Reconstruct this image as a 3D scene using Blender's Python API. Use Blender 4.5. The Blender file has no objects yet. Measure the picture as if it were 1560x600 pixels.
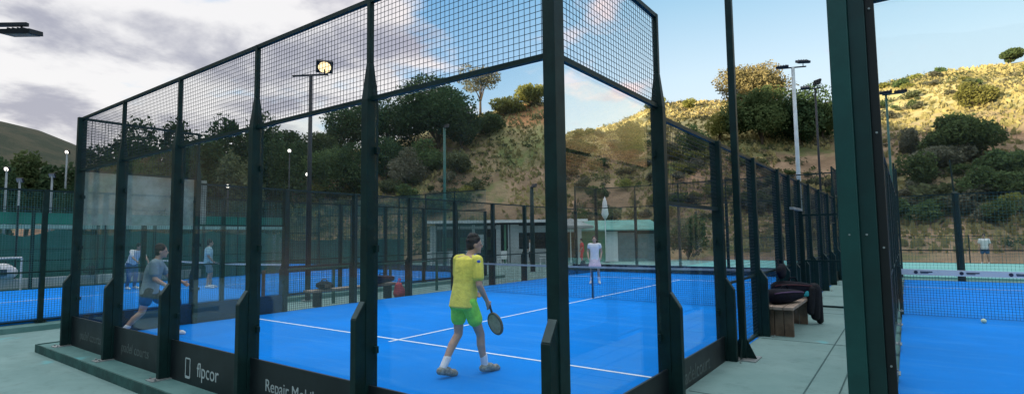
import bpy, bmesh, math, random
import numpy as np
from mathutils import Vector, Matrix, noise
random.seed(7); rng = np.random.default_rng(7)
R_ = math.radians
scene = bpy.context.scene
COL = scene.collection

# ------------------------------------------------------------------ camera
CAM = np.array([1.965, -3.217, 1.693])
YAW, PIT, ROL, FPX = R_(-36.097), R_(4.201), R_(-.73), 821.55
_fw = np.array([math.cos(PIT)*math.sin(YAW), math.cos(PIT)*math.cos(YAW), math.sin(PIT)])
_r = np.array([math.cos(YAW), -math.sin(YAW), 0.]); _u = np.cross(_r, _fw)
_R = math.cos(ROL)*_r + math.sin(ROL)*_u; _U = -math.sin(ROL)*_r + math.cos(ROL)*_u
cd = bpy.data.cameras.new('camera'); cam = bpy.data.objects.new('camera', cd); COL.objects.link(cam)
cam.matrix_world = Matrix(((_R[0], _U[0], -_fw[0], CAM[0]), (_R[1], _U[1], -_fw[1], CAM[1]), (_R[2], _U[2], -_fw[2], CAM[2]), (0, 0, 0, 1)))
cd.sensor_width = 36; cd.lens = 36*FPX/1560; cd.clip_start = .05; cd.clip_end = 5000
scene.camera = cam

# ------------------------------------------------------------------ light
SUN_AZ, SUN_EL = -152.0, 8.0       # degrees clockwise from +Y, and elevation
S2 = np.array([math.sin(R_(SUN_AZ)), math.cos(R_(SUN_AZ))])       # horizontally toward the sun
Q2 = np.array([S2[1], -S2[0]])
sl = bpy.data.lights.new('sun', 'SUN'); sl.energy = 5.0; sl.angle = R_(.5); sl.color = (1, .80, .50)
so = bpy.data.objects.new('sun', sl); COL.objects.link(so)
sdir = Vector((S2[0]*math.cos(R_(SUN_EL)), S2[1]*math.cos(R_(SUN_EL)), math.sin(R_(SUN_EL))))
so.rotation_euler = sdir.to_track_quat('Z', 'Y').to_euler(); so.location = (0, -20, 60)

scene.render.engine = 'CYCLES'
scene.view_settings.view_transform = 'Standard'; scene.view_settings.look = 'None'
scene.view_settings.exposure = 1.45; scene.view_settings.gamma = 1; scene.view_settings.use_curve_mapping = False
scene.cycles.use_denoising = True
scene.cycles.max_bounces = 8; scene.cycles.transparent_max_bounces = 64; scene.cycles.glossy_bounces = 4
scene.cycles.caustics_reflective = False; scene.cycles.caustics_refractive = False

class NT:
    """tiny node-tree helper"""
    def __init__(s, tree): s.t = tree; s.n = tree.nodes; s.l = tree.links
    def add(s, typ, ins=None, **kw):
        n = s.n.new(typ)
        for k, v in kw.items(): setattr(n, k, v)
        for k, v in (ins or {}).items(): s.set(n, k, v)
        return n
    def set(s, n, k, v):
        i = n.inputs[k]
        if isinstance(v, bpy.types.NodeSocket): s.l.new(v, i)
        else: i.default_value = v
    def math(s, op, a, b=0., c=0., clamp=False):
        n = s.n.new('ShaderNodeMath'); n.operation = op; n.use_clamp = clamp
        for i, v in enumerate((a, b, c)): s.set(n, i, v)
        return n.outputs[0]
    def step(s, x, a, b):
        n = s.n.new('ShaderNodeMapRange'); n.interpolation_type = 'SMOOTHSTEP'
        for k, v in zip((0, 1, 2, 3, 4), (x, a, b, 0., 1.)): s.set(n, k, v)
        return n.outputs[0]
    def mix(s, f, a, b, typ='MIX'):
        n = s.n.new('ShaderNodeMix'); n.data_type = 'RGBA'; n.blend_type = typ
        s.set(n, 0, f)
        for k, v in ((6, a), (7, b)):
            if not isinstance(v, bpy.types.NodeSocket) and len(v) == 3: v = (*v, 1)
            s.set(n, k, v)
        return n.outputs[2]
    def ramp(s, f, stops):
        n = s.n.new('ShaderNodeValToRGB'); e = n.color_ramp.elements
        while len(e) < len(stops): e.new(.5)
        for el, (p, c) in zip(e, stops): el.position = p; el.color = (*c, 1) if len(c) == 3 else c
        s.set(n, 0, f); return n.outputs[0]
    def noise(s, vec, scale, detail=4., rough=.55, dist=0.):
        n = s.n.new('ShaderNodeTexNoise')
        s.set(n, 'Vector', vec); s.set(n, 'Scale', scale); s.set(n, 'Detail', detail); s.set(n, 'Roughness', rough); s.set(n, 'Distortion', dist)
        return n.outputs[0]

# ---- sky: Nishita for the clear air, broken evening cloud over it
world = bpy.data.worlds.new('World'); scene.world = world; world.use_nodes = True
W = NT(world.node_tree); W.n.clear()
sky = W.add('ShaderNodeTexSky', sky_type='NISHITA', sun_disc=False, sun_elevation=R_(SUN_EL), sun_rotation=R_(SUN_AZ), altitude=100., air_density=1.0, dust_density=1.2, ozone_density=1.5)
tc = W.add('ShaderNodeTexCoord'); sp = W.add('ShaderNodeSeparateXYZ', {0: tc.outputs['Generated']})
dx, dy, dz = sp.outputs
dzp = W.math('MAXIMUM', dz, 0.0)
# clear-air gradient
clear = W.ramp(dzp, [(0.0, (.72, .70, .66)), (.14, (.66, .70, .74)), (.27, (.52, .65, .74)), (.42, (.24, .46, .63)), (1.0, (.18, .36, .62))])
clear = W.mix(1.0, clear, (10, 10, 10), 'MULTIPLY')
lx, ly = math.sin(R_(-95)), math.cos(R_(-95))
left = W.math('ADD', W.math('MULTIPLY', dx, lx), W.math('MULTIPLY', dy, ly))
clear = W.mix(W.math('MULTIPLY', W.step(left, .2, .6), W.step(dzp, .12, .3)), clear, W.mix(1.0, clear, (.56, .74, .93), 'MULTIPLY'))
clear = W.mix(.72, sky.outputs[0], clear)
# plane coordinates of the cloud deck
den = W.math('ADD', dzp, .16)
px_ = W.math('DIVIDE', dx, den); py_ = W.math('DIVIDE', dy, den)
cv = W.add('ShaderNodeCombineXYZ', {0: px_, 1: py_, 2: 0.0}).outputs[0]
# how far to the left of the view (0 right .. 1 left)
bias = W.math('ADD', W.math('MULTIPLY', W.step(left, .35, 1.0), .26), W.math('MULTIPLY', W.step(left, .22, .5), .055))
zen = W.math('MULTIPLY', W.step(dz, .55, .9), .25)
n1 = W.noise(cv, 1.7, 9., .55, .15)
dens = W.math('ADD', W.math('ADD', n1, bias), zen)
mask = W.step(dens, .58, .70)
n2 = W.noise(W.add('ShaderNodeVectorMath', {0: cv, 1: (5.3, 1.7, 2.)}, operation='ADD').outputs[0], 1.9, 8., .58, .2)
shade = W.step(W.math('ADD', n2, W.math('MULTIPLY', W.step(dens, .66, .95), .08)), .48, .70)
lit = W.mix(W.step(left, .2, .8), (7.0, 5.5, 5.4), (5.9, 5.75, 5.7))
grey = W.mix(W.step(left, .2, .8), (3.9, 3.7, 4.7), (2.75, 2.72, 3.15))
cloud = W.mix(shade, lit, grey)
cloud = W.mix(W.step(dz, .55, .85), cloud, (15, 14.6, 14.8))  # unseen overhead cloud, added extra bright to fill the shaded courts
col = W.mix(W.math('MULTIPLY', mask, .93), clear, cloud)
bg = W.add('ShaderNodeBackground', {0: col, 1: .06})
wo = W.add('ShaderNodeOutputWorld', {0: bg.outputs[0]})

# ------------------------------------------------------------------ materials
def new_mat(name):
    m = bpy.data.materials.new(name); m.use_nodes = True
    t = NT(m.node_tree); t.n.clear()
    out = t.add('ShaderNodeOutputMaterial'); return m, t, out

def mat(name, col, rough=.6, metal=0., var=.25, scale=3., col2=None, bump=0., bscale=None, spec=.4, fine=.0, detail=5.):
    """Principled with noise between two tones, an optional finer speckle and bump."""
    m, t, out = new_mat(name)
    co = t.add('ShaderNodeTexCoord').outputs['Object']
    c2 = col2 or tuple(c*(1-var) for c in col)
    n = t.noise(co, scale, detail, .6)
    c = t.mix(t.step(n, .35, .65), col, c2)
    if fine:
        f = t.noise(co, scale*17, 3., .6)
        c = t.mix(t.math('MULTIPLY', t.step(f, .5, .8), fine), c, tuple(min(1, x*1.8+.02) for x in col))
    p = t.add('ShaderNodeBsdfPrincipled', {'Base Color': c, 'Metallic': metal, 'Specular IOR Level': spec})
    t.set(p, 'Roughness', t.math('ADD', rough-.06, t.math('MULTIPLY', n, .12)))
    if bump:
        b = t.add('ShaderNodeBump', {'Strength': bump, 'Distance': .02, 'Height': t.noise(co, bscale or scale*8, 4., .6)})
        t.set(p, 'Normal', b.outputs[0])
    t.l.new(p.outputs[0], out.inputs[0]); return m

def glass_mat(name, tint=(.955, .98, .975), haze=.007, hazecol=(.55, .66, .66)):
    m, t, out = new_mat(name)
    co = t.add('ShaderNodeTexCoord').outputs['Object']
    tr = t.add('ShaderNodeBsdfTransparent', {0: (*tint, 1)})
    gl = t.add('ShaderNodeBsdfGlossy', {'Color': (1, 1, 1, 1), 'Roughness': .004})
    bf = t.add('ShaderNodeNewGeometry').outputs['Backfacing']
    fr = t.add('ShaderNodeFresnel', {'IOR': t.math('ADD', 1.45, t.math('MULTIPLY', bf, 1/1.45-1.45))})
    a = t.add('ShaderNodeMixShader', {0: t.math('MULTIPLY', fr.outputs[0], .62), 1: tr.outputs[0], 2: gl.outputs[0]})
    df = t.add('ShaderNodeBsdfDiffuse', {0: (*hazecol, 1)}); tl = t.add('ShaderNodeBsdfTranslucent', {0: (*hazecol, 1)})
    d2 = t.add('ShaderNodeMixShader', {0: .5, 1: df.outputs[0], 2: tl.outputs[0]})
    n = t.noise(co, 1.6, 6., .65)
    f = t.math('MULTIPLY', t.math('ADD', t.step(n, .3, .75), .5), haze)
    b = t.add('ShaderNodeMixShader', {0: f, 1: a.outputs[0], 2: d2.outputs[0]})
    t.l.new(b.outputs[0], out.inputs[0]); return m

def leaf_mat(name, a, b, trans=.35):
    """two leaf tones picked by the per-face 'tone' attribute"""
    m, t, out = new_mat(name)
    at = t.add('ShaderNodeAttribute', attribute_name='tone')
    co = t.add('ShaderNodeTexCoord').outputs['Object']
    n = t.noise(co, .45, 3.)
    f = t.math('ADD', t.math('MULTIPLY', at.outputs['Fac'], .7), t.math('MULTIPLY', t.step(n, .35, .65), .3))
    oi = t.add('ShaderNodeObjectInfo')
    c = t.mix(f, a, b)
    hs = t.add('ShaderNodeHueSaturation', {'Color': c, 'Value': t.math('ADD', .8, t.math('MULTIPLY', oi.outputs['Random'], .4)), 'Hue': t.math('ADD', .49, t.math('MULTIPLY', oi.outputs['Random'], .02))})
    d = t.add('ShaderNodeBsdfDiffuse', {0: hs.outputs[0]}); tl = t.add('ShaderNodeBsdfTranslucent', {0: hs.outputs[0]})
    mx = t.add('ShaderNodeMixShader', {0: trans, 1: d.outputs[0], 2: tl.outputs[0]})
    t.l.new(mx.outputs[0], out.inputs[0]); return m

def emit_mat(name, col, s):
    m, t, out = new_mat(name)
    e = t.add('ShaderNodeEmission', {0: (*col, 1), 1: s}); t.l.new(e.outputs[0], out.inputs[0]); return m

M = {}
M['post'] = mat('dark_green_paint', (.005, .026, .025), .52, .0, .35, 6., bump=.05, fine=.16, spec=.22)
M['brace_edge'] = mat('worn_edge', (.05, .09, .09), .5, .2, .3, 9.)
M['teal_post'] = mat('teal_green_paint', (.007, .064, .058), .42, .0, .3, 2.5, col2=(.005, .046, .043), bump=.06, fine=.10)
M['rubber'] = mat('black_rubber', (.004, .008, .009), .6)
M['wire'] = mat('dark_wire', (.012, .03, .034), .5, .2)
M['wire_green'] = mat('green_wire', (.05, .17, .155), .5, .1)
M['glass'] = glass_mat('court_glass')
M['glass_reflection'] = glass_mat('painted_reflection', (.60, .68, .66), .48, (.62, .70, .68))  # pale reflection put into the colour, for the added sheet
M['kick'] = mat('black_board', (.008, .014, .017), .45, 0, .3, 3.)
M['letter'] = mat('white_print', (.42, .49, .49), .6)
M['letter_dim'] = mat('worn_print', (.10, .13, .125), .6)
M['steel'] = mat('galvanised_steel', (.38, .42, .42), .45, .6, .25, 12.)
M['white'] = mat('white_paint', (.78, .8, .8), .55, 0, .08, 4.)
M['line'] = mat('line_paint', (.72, .82, .88), .8, 0, .12, 5.)
M['tape'] = mat('white_tape', (.72, .72, .74), .7, 0, .08, 4.)
M['net'] = mat('dark_net', (.01, .02, .03), .7)
M['green_pole'] = mat('green_pole_paint', (.02, .11, .09), .5)
M['pale_pole'] = mat('pale_pole_paint', (.50, .56, .57), .5, .1, .15, 5.)
M['steel_pole'] = mat('grey_pole_paint', (.20, .24, .25), .5, .1, .2, 5.)
M['dark_metal'] = mat('dark_metal', (.012, .016, .022), .5, .2)
M['lamp_on'] = emit_mat('lamp_lit', (1, .74, .40), .75)
M['lamp_white'] = emit_mat('lamp_lit_white', (1, .93, .82), 1.0)
M['lens'] = mat('lamp_lens', (.25, .27, .28), .2)
M['screen'] = mat('green_windscreen', (.018, .125, .105), .8, 0, .4, .5, bump=.2, bscale=2.)
M['screen_light'] = mat('bright_green_screen', (.01, .21, .14), .8, 0, .3, 1.)
M['screen_pale'] = mat('pale_screen', (.32, .52, .48), .8, 0, .2, 1.)
M['wood'] = mat('bench_wood', (.17, .115, .075), .7, 0, .45, 6., bump=.2)
M['wood_top'] = mat('bench_top', (.33, .26, .20), .7, 0, .3, 6., bump=.2)
M['bag_black'] = mat('black_bag', (.008, .009, .016), .7, 0, .4, 9., bump=.3, spec=.12)
M['bag_navy'] = mat('navy_fabric', (.015, .02, .06), .7, 0, .3, 9.)
M['bag_purple'] = mat('purple_trim', (.10, .05, .12), .6)
M['bag_red'] = mat('red_trim', (.06, .006, .012), .6)
M['pink'] = mat('pink_fabric', (.72, .10, .13), .8, 0, .2, 12.)
M['cyan'] = mat('cyan_fabric', (.03, .40, .45), .7)
M['skin'] = mat('skin', (.50, .31, .23), .55, 0, .12, 9., spec=.3)
M['hair'] = mat('dark_hair', (.012, .010, .011), .6, 0, .4, 40., bump=.5, bscale=120.)
M['hair_brown'] = mat('brown_hair', (.05, .03, .02), .6, 0, .4, 40., bump=.5, bscale=120.)
M['eye'] = mat('eye', (.02, .015, .012), .3)
M['yellow'] = mat('yellow_shirt', (.80, .73, .12), .85, 0, .16, 14., bump=.9, bscale=13.)
M['blue_trim'] = mat('blue_trim', (.03, .12, .50), .8)
M['lime'] = mat('lime_shorts', (.30, .88, .10), .85, 0, .2, 14., bump=.9, bscale=13.)
M['grey_shirt'] = mat('grey_shirt', (.20, .27, .31), .85, 0, .15, 14., bump=.9, bscale=13.)
M['black_cloth'] = mat('black_cloth', (.008, .010, .014), .9, 0, .3, 14., bump=.9, bscale=13.)
M['white_cloth'] = mat('white_cloth', (.78, .77, .78), .85, 0, .08, 14., bump=.3, bscale=22.)
M['pink_cloth'] = mat('pale_pink_cloth', (.78, .56, .64), .85, 0, .15, 25., bump=.3, bscale=30.)
M['lightblue_cloth'] = mat('light_blue_cloth', (.40, .62, .68), .85, 0, .15, 14., bump=.3)
M['denim'] = mat('blue_cloth', (.04, .12, .28), .85, 0, .2, 14., bump=.3)
M['red_cloth'] = mat('red_cloth', (.55, .03, .05), .85, 0, .2, 14., bump=.3)
M['shoe'] = mat('grey_shoe', (.34, .34, .30), .7, 0, .5, 30., bump=.2)
M['shoe_white'] = mat('white_shoe', (.74, .75, .75), .7, 0, .1, 20.)
M['racket'] = mat('racket_face', (.10, .09, .06), .5, 0, .2, 20.)
M['racket_yellow'] = mat('racket_yellow', (.46, .38, .20), .5, 0, .35, 12.)
M['plastic_white'] = mat('white_plastic', (.72, .74, .75), .4, 0, .08, 6.)
M['wall_white'] = mat('white_render', (.46, .50, .50), .8, 0, .18, 1.2, bump=.1)
M['wall_dark'] = mat('dark_interior', (.03, .045, .05), .8, 0, .4, 1.)
M['wall_green'] = mat('green_boards', (.10, .26, .15), .8, 0, .2, 1.5)
M['roof_teal'] = mat('teal_canvas', (.12, .30, .27), .8, 0, .3, 1.)
M['roof_grey'] = mat('grey_roof', (.24, .28, .29), .7, 0, .25, 1.5)
M['shutter'] = mat('grey_shutter', (.15, .20, .21), .6, 0, .2, 4.)
M['ball'] = mat('ball_felt', (.70, .80, .55), .9, 0, .1, 60., bump=.3)
M['bark'] = mat('bark', (.10, .075, .055), .9, 0, .4, 6., bump=.6)
M['leaf_dark'] = leaf_mat('dark_leaf', (.027, .055, .030), (.075, .115, .055))
M['leaf_mid'] = leaf_mat('mid_leaf', (.048, .082, .036), (.13, .18, .075))
M['leaf_olive'] = leaf_mat('olive_leaf', (.075, .095, .050), (.17, .19, .10))
M['leaf_gold'] = leaf_mat('golden_leaf', (.13, .125, .06), (.28, .235, .12))
M['leaf_grey'] = leaf_mat('greygreen_leaf', (.11, .12, .085), (.21, .20, .145))
M['leaf_yellow'] = leaf_mat('yellowgreen_leaf', (.16, .17, .045), (.30, .30, .10))
M['under'] = leaf_mat('undergrowth_leaf', (.055, .085, .032), (.20, .165, .125))
M['grass'] = leaf_mat('dry_grass', (.15, .145, .065), (.46, .385, .185))

# ------------------------------------------------------------------ mesh building
def tag(o, label=None, cat=None, group=None, kind=None):
    if label: o['label'] = label
    if cat: o['category'] = cat
    if group: o['group'] = group
    if kind: o['kind'] = kind
    return o

def thing(name, label, cat, loc=(0, 0, 0), rotz=0., group=None):
    o = bpy.data.objects.new(name, None); COL.objects.link(o); o.empty_display_size = .2
    o.location = loc; o.rotation_euler = (0, 0, rotz)
    return tag(o, label, cat, group)

class MB:
    def __init__(s): s.v = []; s.f = []
    def add(s, vs, fs):
        b = len(s.v); s.v += [tuple(map(float, v)) for v in vs]; s.f += [tuple(b+i for i in f) for f in fs]; return s
    def box(s, c, d, rz=0., mat3=None):
        c = Vector(c); hx, hy, hz = d[0]/2, d[1]/2, d[2]/2
        m = mat3 or Matrix.Rotation(rz, 3, 'Z')
        vs = [c + m @ Vector((x, y, z)) for z in (-hz, hz) for x, y in ((-hx, -hy), (hx, -hy), (hx, hy), (-hx, hy))]
        return s.add(vs, [(3, 2, 1, 0), (4, 5, 6, 7), (0, 1, 5, 4), (1, 2, 6, 5), (2, 3, 7, 6), (3, 0, 4, 7)])
    def bar(s, a, b, w, h=None, caps=True):
        """square bar from a to b"""
        a, b = Vector(a), Vector(b); d = (b-a).normalized(); h = h or w
        up = Vector((0, 0, 1)) if abs(d.z) < .9 else Vector((0, 1, 0))
        x = d.cross(up).normalized(); y = x.cross(d)
        vs = [p + x*(sx*w/2) + y*(sy*h/2) for p in (a, b) for sx, sy in ((-1, -1), (1, -1), (1, 1), (-1, 1))]
        fs = [(0, 1, 5, 4), (1, 2, 6, 5), (2, 3, 7, 6), (3, 0, 4, 7)]
        if caps: fs += [(3, 2, 1, 0), (4, 5, 6, 7)]
        return s.add(vs, fs)
    def tube(s, pts, rs, n=10, caps=True):
        pts = [Vector(p) for p in pts]
        if not hasattr(rs, '__len__'): rs = [rs]*len(pts)
        b = len(s.v); ref = None
        for i, p in enumerate(pts):
            d = (pts[min(i+1, len(pts)-1)] - pts[max(i-1, 0)]).normalized()
            if ref is None: ref = Vector((0, 0, 1)) if abs(d.z) < .9 else Vector((1, 0, 0))
            x = d.cross(ref).normalized(); y = x.cross(d).normalized(); ref = y.cross(x)*-1 if False else ref
            for k in range(n):
                a = 2*math.pi*k/n; q = p + x*(math.cos(a)*rs[i]) + y*(math.sin(a)*rs[i]); s.v.append(tuple(q))
        for i in range(len(pts)-1):
            for k in range(n):
                k2 = (k+1) % n; s.f.append((b+i*n+k, b+i*n+k2, b+(i+1)*n+k2, b+(i+1)*n+k))
        if caps:
            s.f.append(tuple(b+k for k in reversed(range(n)))); s.f.append(tuple(b+(len(pts)-1)*n+k for k in range(n)))
        return s
    def ball(s, c, r, n=12, m=8, rot=None):
        c = Vector(c); r = Vector(r if hasattr(r, '__len__') else (r, r, r)); b = len(s.v); rot = rot or Matrix.Identity(3)
        for i in range(m+1):
            t = math.pi*i/m
            for k in range(n):
                a = 2*math.pi*k/n
                s.v.append(tuple(c + rot @ Vector((r.x*math.sin(t)*math.cos(a), r.y*math.sin(t)*math.sin(a), r.z*math.cos(t)))))
        for i in range(m):
            for k in range(n):
                k2 = (k+1) % n; s.f.append((b+i*n+k, b+(i+1)*n+k, b+(i+1)*n+k2, b+i*n+k2))
        return s
    def capsule(s, a, b, ra, rb, n=14):
        a, b = Vector(a), Vector(b); d = (b-a); L = d.length; d = d/L if L > 1e-6 else Vector((0, 0, 1))
        pts, rs = [], []
        for i in range(6):
            t = math.pi/2*(i/5); pts.append(a - d*ra*math.cos(t)); rs.append(max(ra*math.sin(t), 1e-4))
        for i in range(6):
            t = math.pi/2*(i/5); pts.append(b + d*rb*math.sin(t)); rs.append(max(rb*math.cos(t), 1e-4))
        return s.tube_fixed(pts, rs, d, n)
    def tube_fixed(s, pts, rs, d, n):
        ref = Vector((0, 0, 1)) if abs(d.z) < .9 else Vector((1, 0, 0))
        x = d.cross(ref).normalized(); y = x.cross(d).normalized(); b = len(s.v)
        for p, r in zip(pts, rs):
            for k in range(n):
                a = 2*math.pi*k/n; s.v.append(tuple(p + x*(math.cos(a)*r) + y*(math.sin(a)*r)))
        for i in range(len(pts)-1):
            for k in range(n):
                k2 = (k+1) % n; s.f.append((b+i*n+k, b+i*n+k2, b+(i+1)*n+k2, b+(i+1)*n+k))
        s.f.append(tuple(b+k for k in reversed(range(n)))); s.f.append(tuple(b+(len(pts)-1)*n+k for k in range(n)))
        return s
    def prism(s, poly, h0, h1, frame):
        """2D polygon extruded; frame maps (a, b, h) to a point"""
        n = len(poly); vs = [frame(a, b, h0) for a, b in poly] + [frame(a, b, h1) for a, b in poly]
        return s.add(vs, [tuple(reversed(range(n))), tuple(range(n, 2*n))] + [(i, (i+1) % n, n+(i+1) % n, n+i) for i in range(n)])
    def mesh(s, name):
        me = bpy.data.meshes.new(name); me.from_pydata(s.v, [], s.f); me.update(); return me
    def build(s, name, material, parent=None, smooth=False, bevel=0., fix=True):
        me = s.mesh(name)
        if fix:
            bm = bmesh.new(); bm.from_mesh(me); bmesh.ops.recalc_face_normals(bm, faces=bm.faces)
            if bevel: bmesh.ops.bevel(bm, geom=[e for e in bm.edges if e.calc_face_angle(0) > .5], offset=bevel, segments=2, affect='EDGES', profile=.6)
            bm.to_mesh(me); bm.free()
        return link(name, me, material, parent, smooth)

def link(name, me, material, parent=None, smooth=False):
    o = bpy.data.objects.new(name, me); COL.objects.link(o)
    if material: me.materials.append(material)
    if smooth: me.polygons.foreach_set('use_smooth', [True]*len(me.polygons))
    if parent: o.parent = parent
    return o

def quads(arr, tone=None, name='leaves'):
    """(N,4,3) array of quads as a mesh with a per-face tone"""
    n = len(arr); me = bpy.data.meshes.new(name)
    me.vertices.add(n*4); me.vertices.foreach_set('co', arr.reshape(-1).astype(np.float32))
    me.loops.add(n*4); me.loops.foreach_set('vertex_index', np.arange(n*4, dtype=np.int32))
    me.polygons.add(n); me.polygons.foreach_set('loop_start', np.arange(0, n*4, 4, dtype=np.int32)); me.polygons.foreach_set('loop_total', np.full(n, 4, np.int32))
    me.update(calc_edges=True)
    if tone is not None:
        a = me.attributes.new('tone', 'FLOAT', 'FACE'); a.data.foreach_set('value', tone.astype(np.float32))
    return me

def text_mesh(s, size, extrude=.001):
    cu = bpy.data.curves.new('print', 'FONT'); cu.body = s; cu.size = size; cu.extrude = extrude; cu.align_x = 'CENTER'; cu.align_y = 'CENTER'
    o = bpy.data.objects.new('print', cu); COL.objects.link(o); bpy.context.view_layer.update()
    me = bpy.data.meshes.new_from_object(o.evaluated_get(bpy.context.evaluated_depsgraph_get()))
    bpy.data.objects.remove(o); return me

def place_mesh(me, x, y, z, origin):
    """map the mesh's XYZ to the given axes at origin"""
    m = Matrix(((x[0], y[0], z[0], origin[0]), (x[1], y[1], z[1], origin[1]), (x[2], y[2], z[2], origin[2]), (0, 0, 0, 1)))
    me.transform(m); me.update(); return me

# ------------------------------------------------------------------ terrain
def pix_ray(u, v): return _fw + _R*(u-780)/FPX - _U*(v-300)/FPX
def az_el(u, v):
    d = pix_ray(u, v); return math.degrees(math.atan2(d[0], d[1])), d[2]/math.hypot(d[0], d[1])
# (picture column, skyline row) -> skyline by compass direction
SKY = [(0, 305), (130, 300), (150, 296), (250, 280), (350, 262), (430, 246), (500, 236), (560, 226), (640, 203), (700, 186), (740, 174), (780, 163), (822, 152),
       (834, 168), (850, 207), (880, 200), (900, 197), (940, 189), (980, 170), (1010, 160), (1060, 156), (1100, 157), (1150, 160), (1200, 164), (1260, 158), (1330, 136), (1380, 122), (1440, 109), (1500, 98), (1560, 92)]
_az, _el = zip(*[az_el(u, v) for u, v in SKY])
AZT = np.array([-180, -110, -95] + list(_az) + [20, 40, 70, 110, 180.]); ELT = np.array([.0, .0, .05] + list(_el) + [.30, .28, .2, .05, .0])
D0U = np.array([(az_el(u, 300)[0], d0, d1) for u, d0, d1 in ((-100, 60, 90), (100, 50, 85), (300, 46, 76), (600, 44, 76), (832, 44, 74), (850, 46, 96), (1100, 44, 94), (1560, 44, 100))])
FARM = np.array([(az_el(u, v)[0], az_el(u, v)[1]) for u, v in ((-500, 205), (-250, 170), (-80, 182), (0, 191), (60, 205), (110, 224), (170, 250), (300, 300))])

def vfbm(x, y, sc, oct_=4, seed=0.):
    return noise.fractal(Vector((x*sc+seed, y*sc-seed, seed*.37)), 1.0, 2.0, oct_)

def terrain_h(x, y):
    dx, dy = x-CAM[0], y-CAM[1]; d = math.hypot(dx, dy); a = math.degrees(math.atan2(dx, dy))
    el = np.interp(a, AZT, ELT); d0 = np.interp(a, D0U[:, 0], D0U[:, 1]); d1 = np.interp(a, D0U[:, 0], D0U[:, 2])
    if a > 60 or a < -130: d0, d1 = 44, 100
    base = -.30
    top = CAM[2] + el*d1
    t = (d-d0)/(d1-d0)
    if t <= 0: h = base
    elif t < 1: s = t**1.12; s = .75*s + .25*t*t*(3-2*t); h = base + (top-base)*s
    else: h = top + (d-d1)*.02
    tt = min(max(t, 0), 1)
    if tt > 0:
        amp = min(1, tt*3) * (1 - .75*max(0, min(1, (tt-.7)/.3)))
        h += amp*(vfbm(x, y, .11, 4, 3.)*1.1 + vfbm(x, y, .4, 3, 9.)*.28)*min(1, max(el, 0)*6)
    # far mountain on the left
    fe = np.interp(a, FARM[:, 0], FARM[:, 1], left=0, right=0)
    if a < -50 and a > -110 and d > 150:
        k = min(1, (d-150)/270); k = k*k*(3-2*k)
        h = max(h, base + (CAM[2]+fe*420*1.0 - base)*k + vfbm(x, y, .02, 5, 1.)*5*k*(1-k)*2)
    # hills behind the courts, toward the low sun, that keep the courts in shade
    s = dx*S2[0] + dy*S2[1]; q = dx*Q2[0] + dy*Q2[1]
    if s > 22:
        hr = CAST(q)
        e = math.exp(-((s-72)/20)**2) if s < 72 else math.exp(-((s-72)/60)**2)
        fade = 1-min(1, max(0, (abs(q)-130)/50))
        h = max(h, base + hr*e*fade + vfbm(x, y, .08, 4, 5.)*1.2*e*fade)
    return h

TE = math.tan(R_(SUN_EL))
def CAST(q):
    # ridge heights chosen so the shade line on the far hill sits where the photograph has it
    return float(np.interp(q, [-90, 0, 20, 31, 38, 42, 55, 60, 64, 70, 90], [28, 28.5, 29.5, 31.5, 34.5, 37, 41, 37.5, 32.5, 33, 37]))

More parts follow.
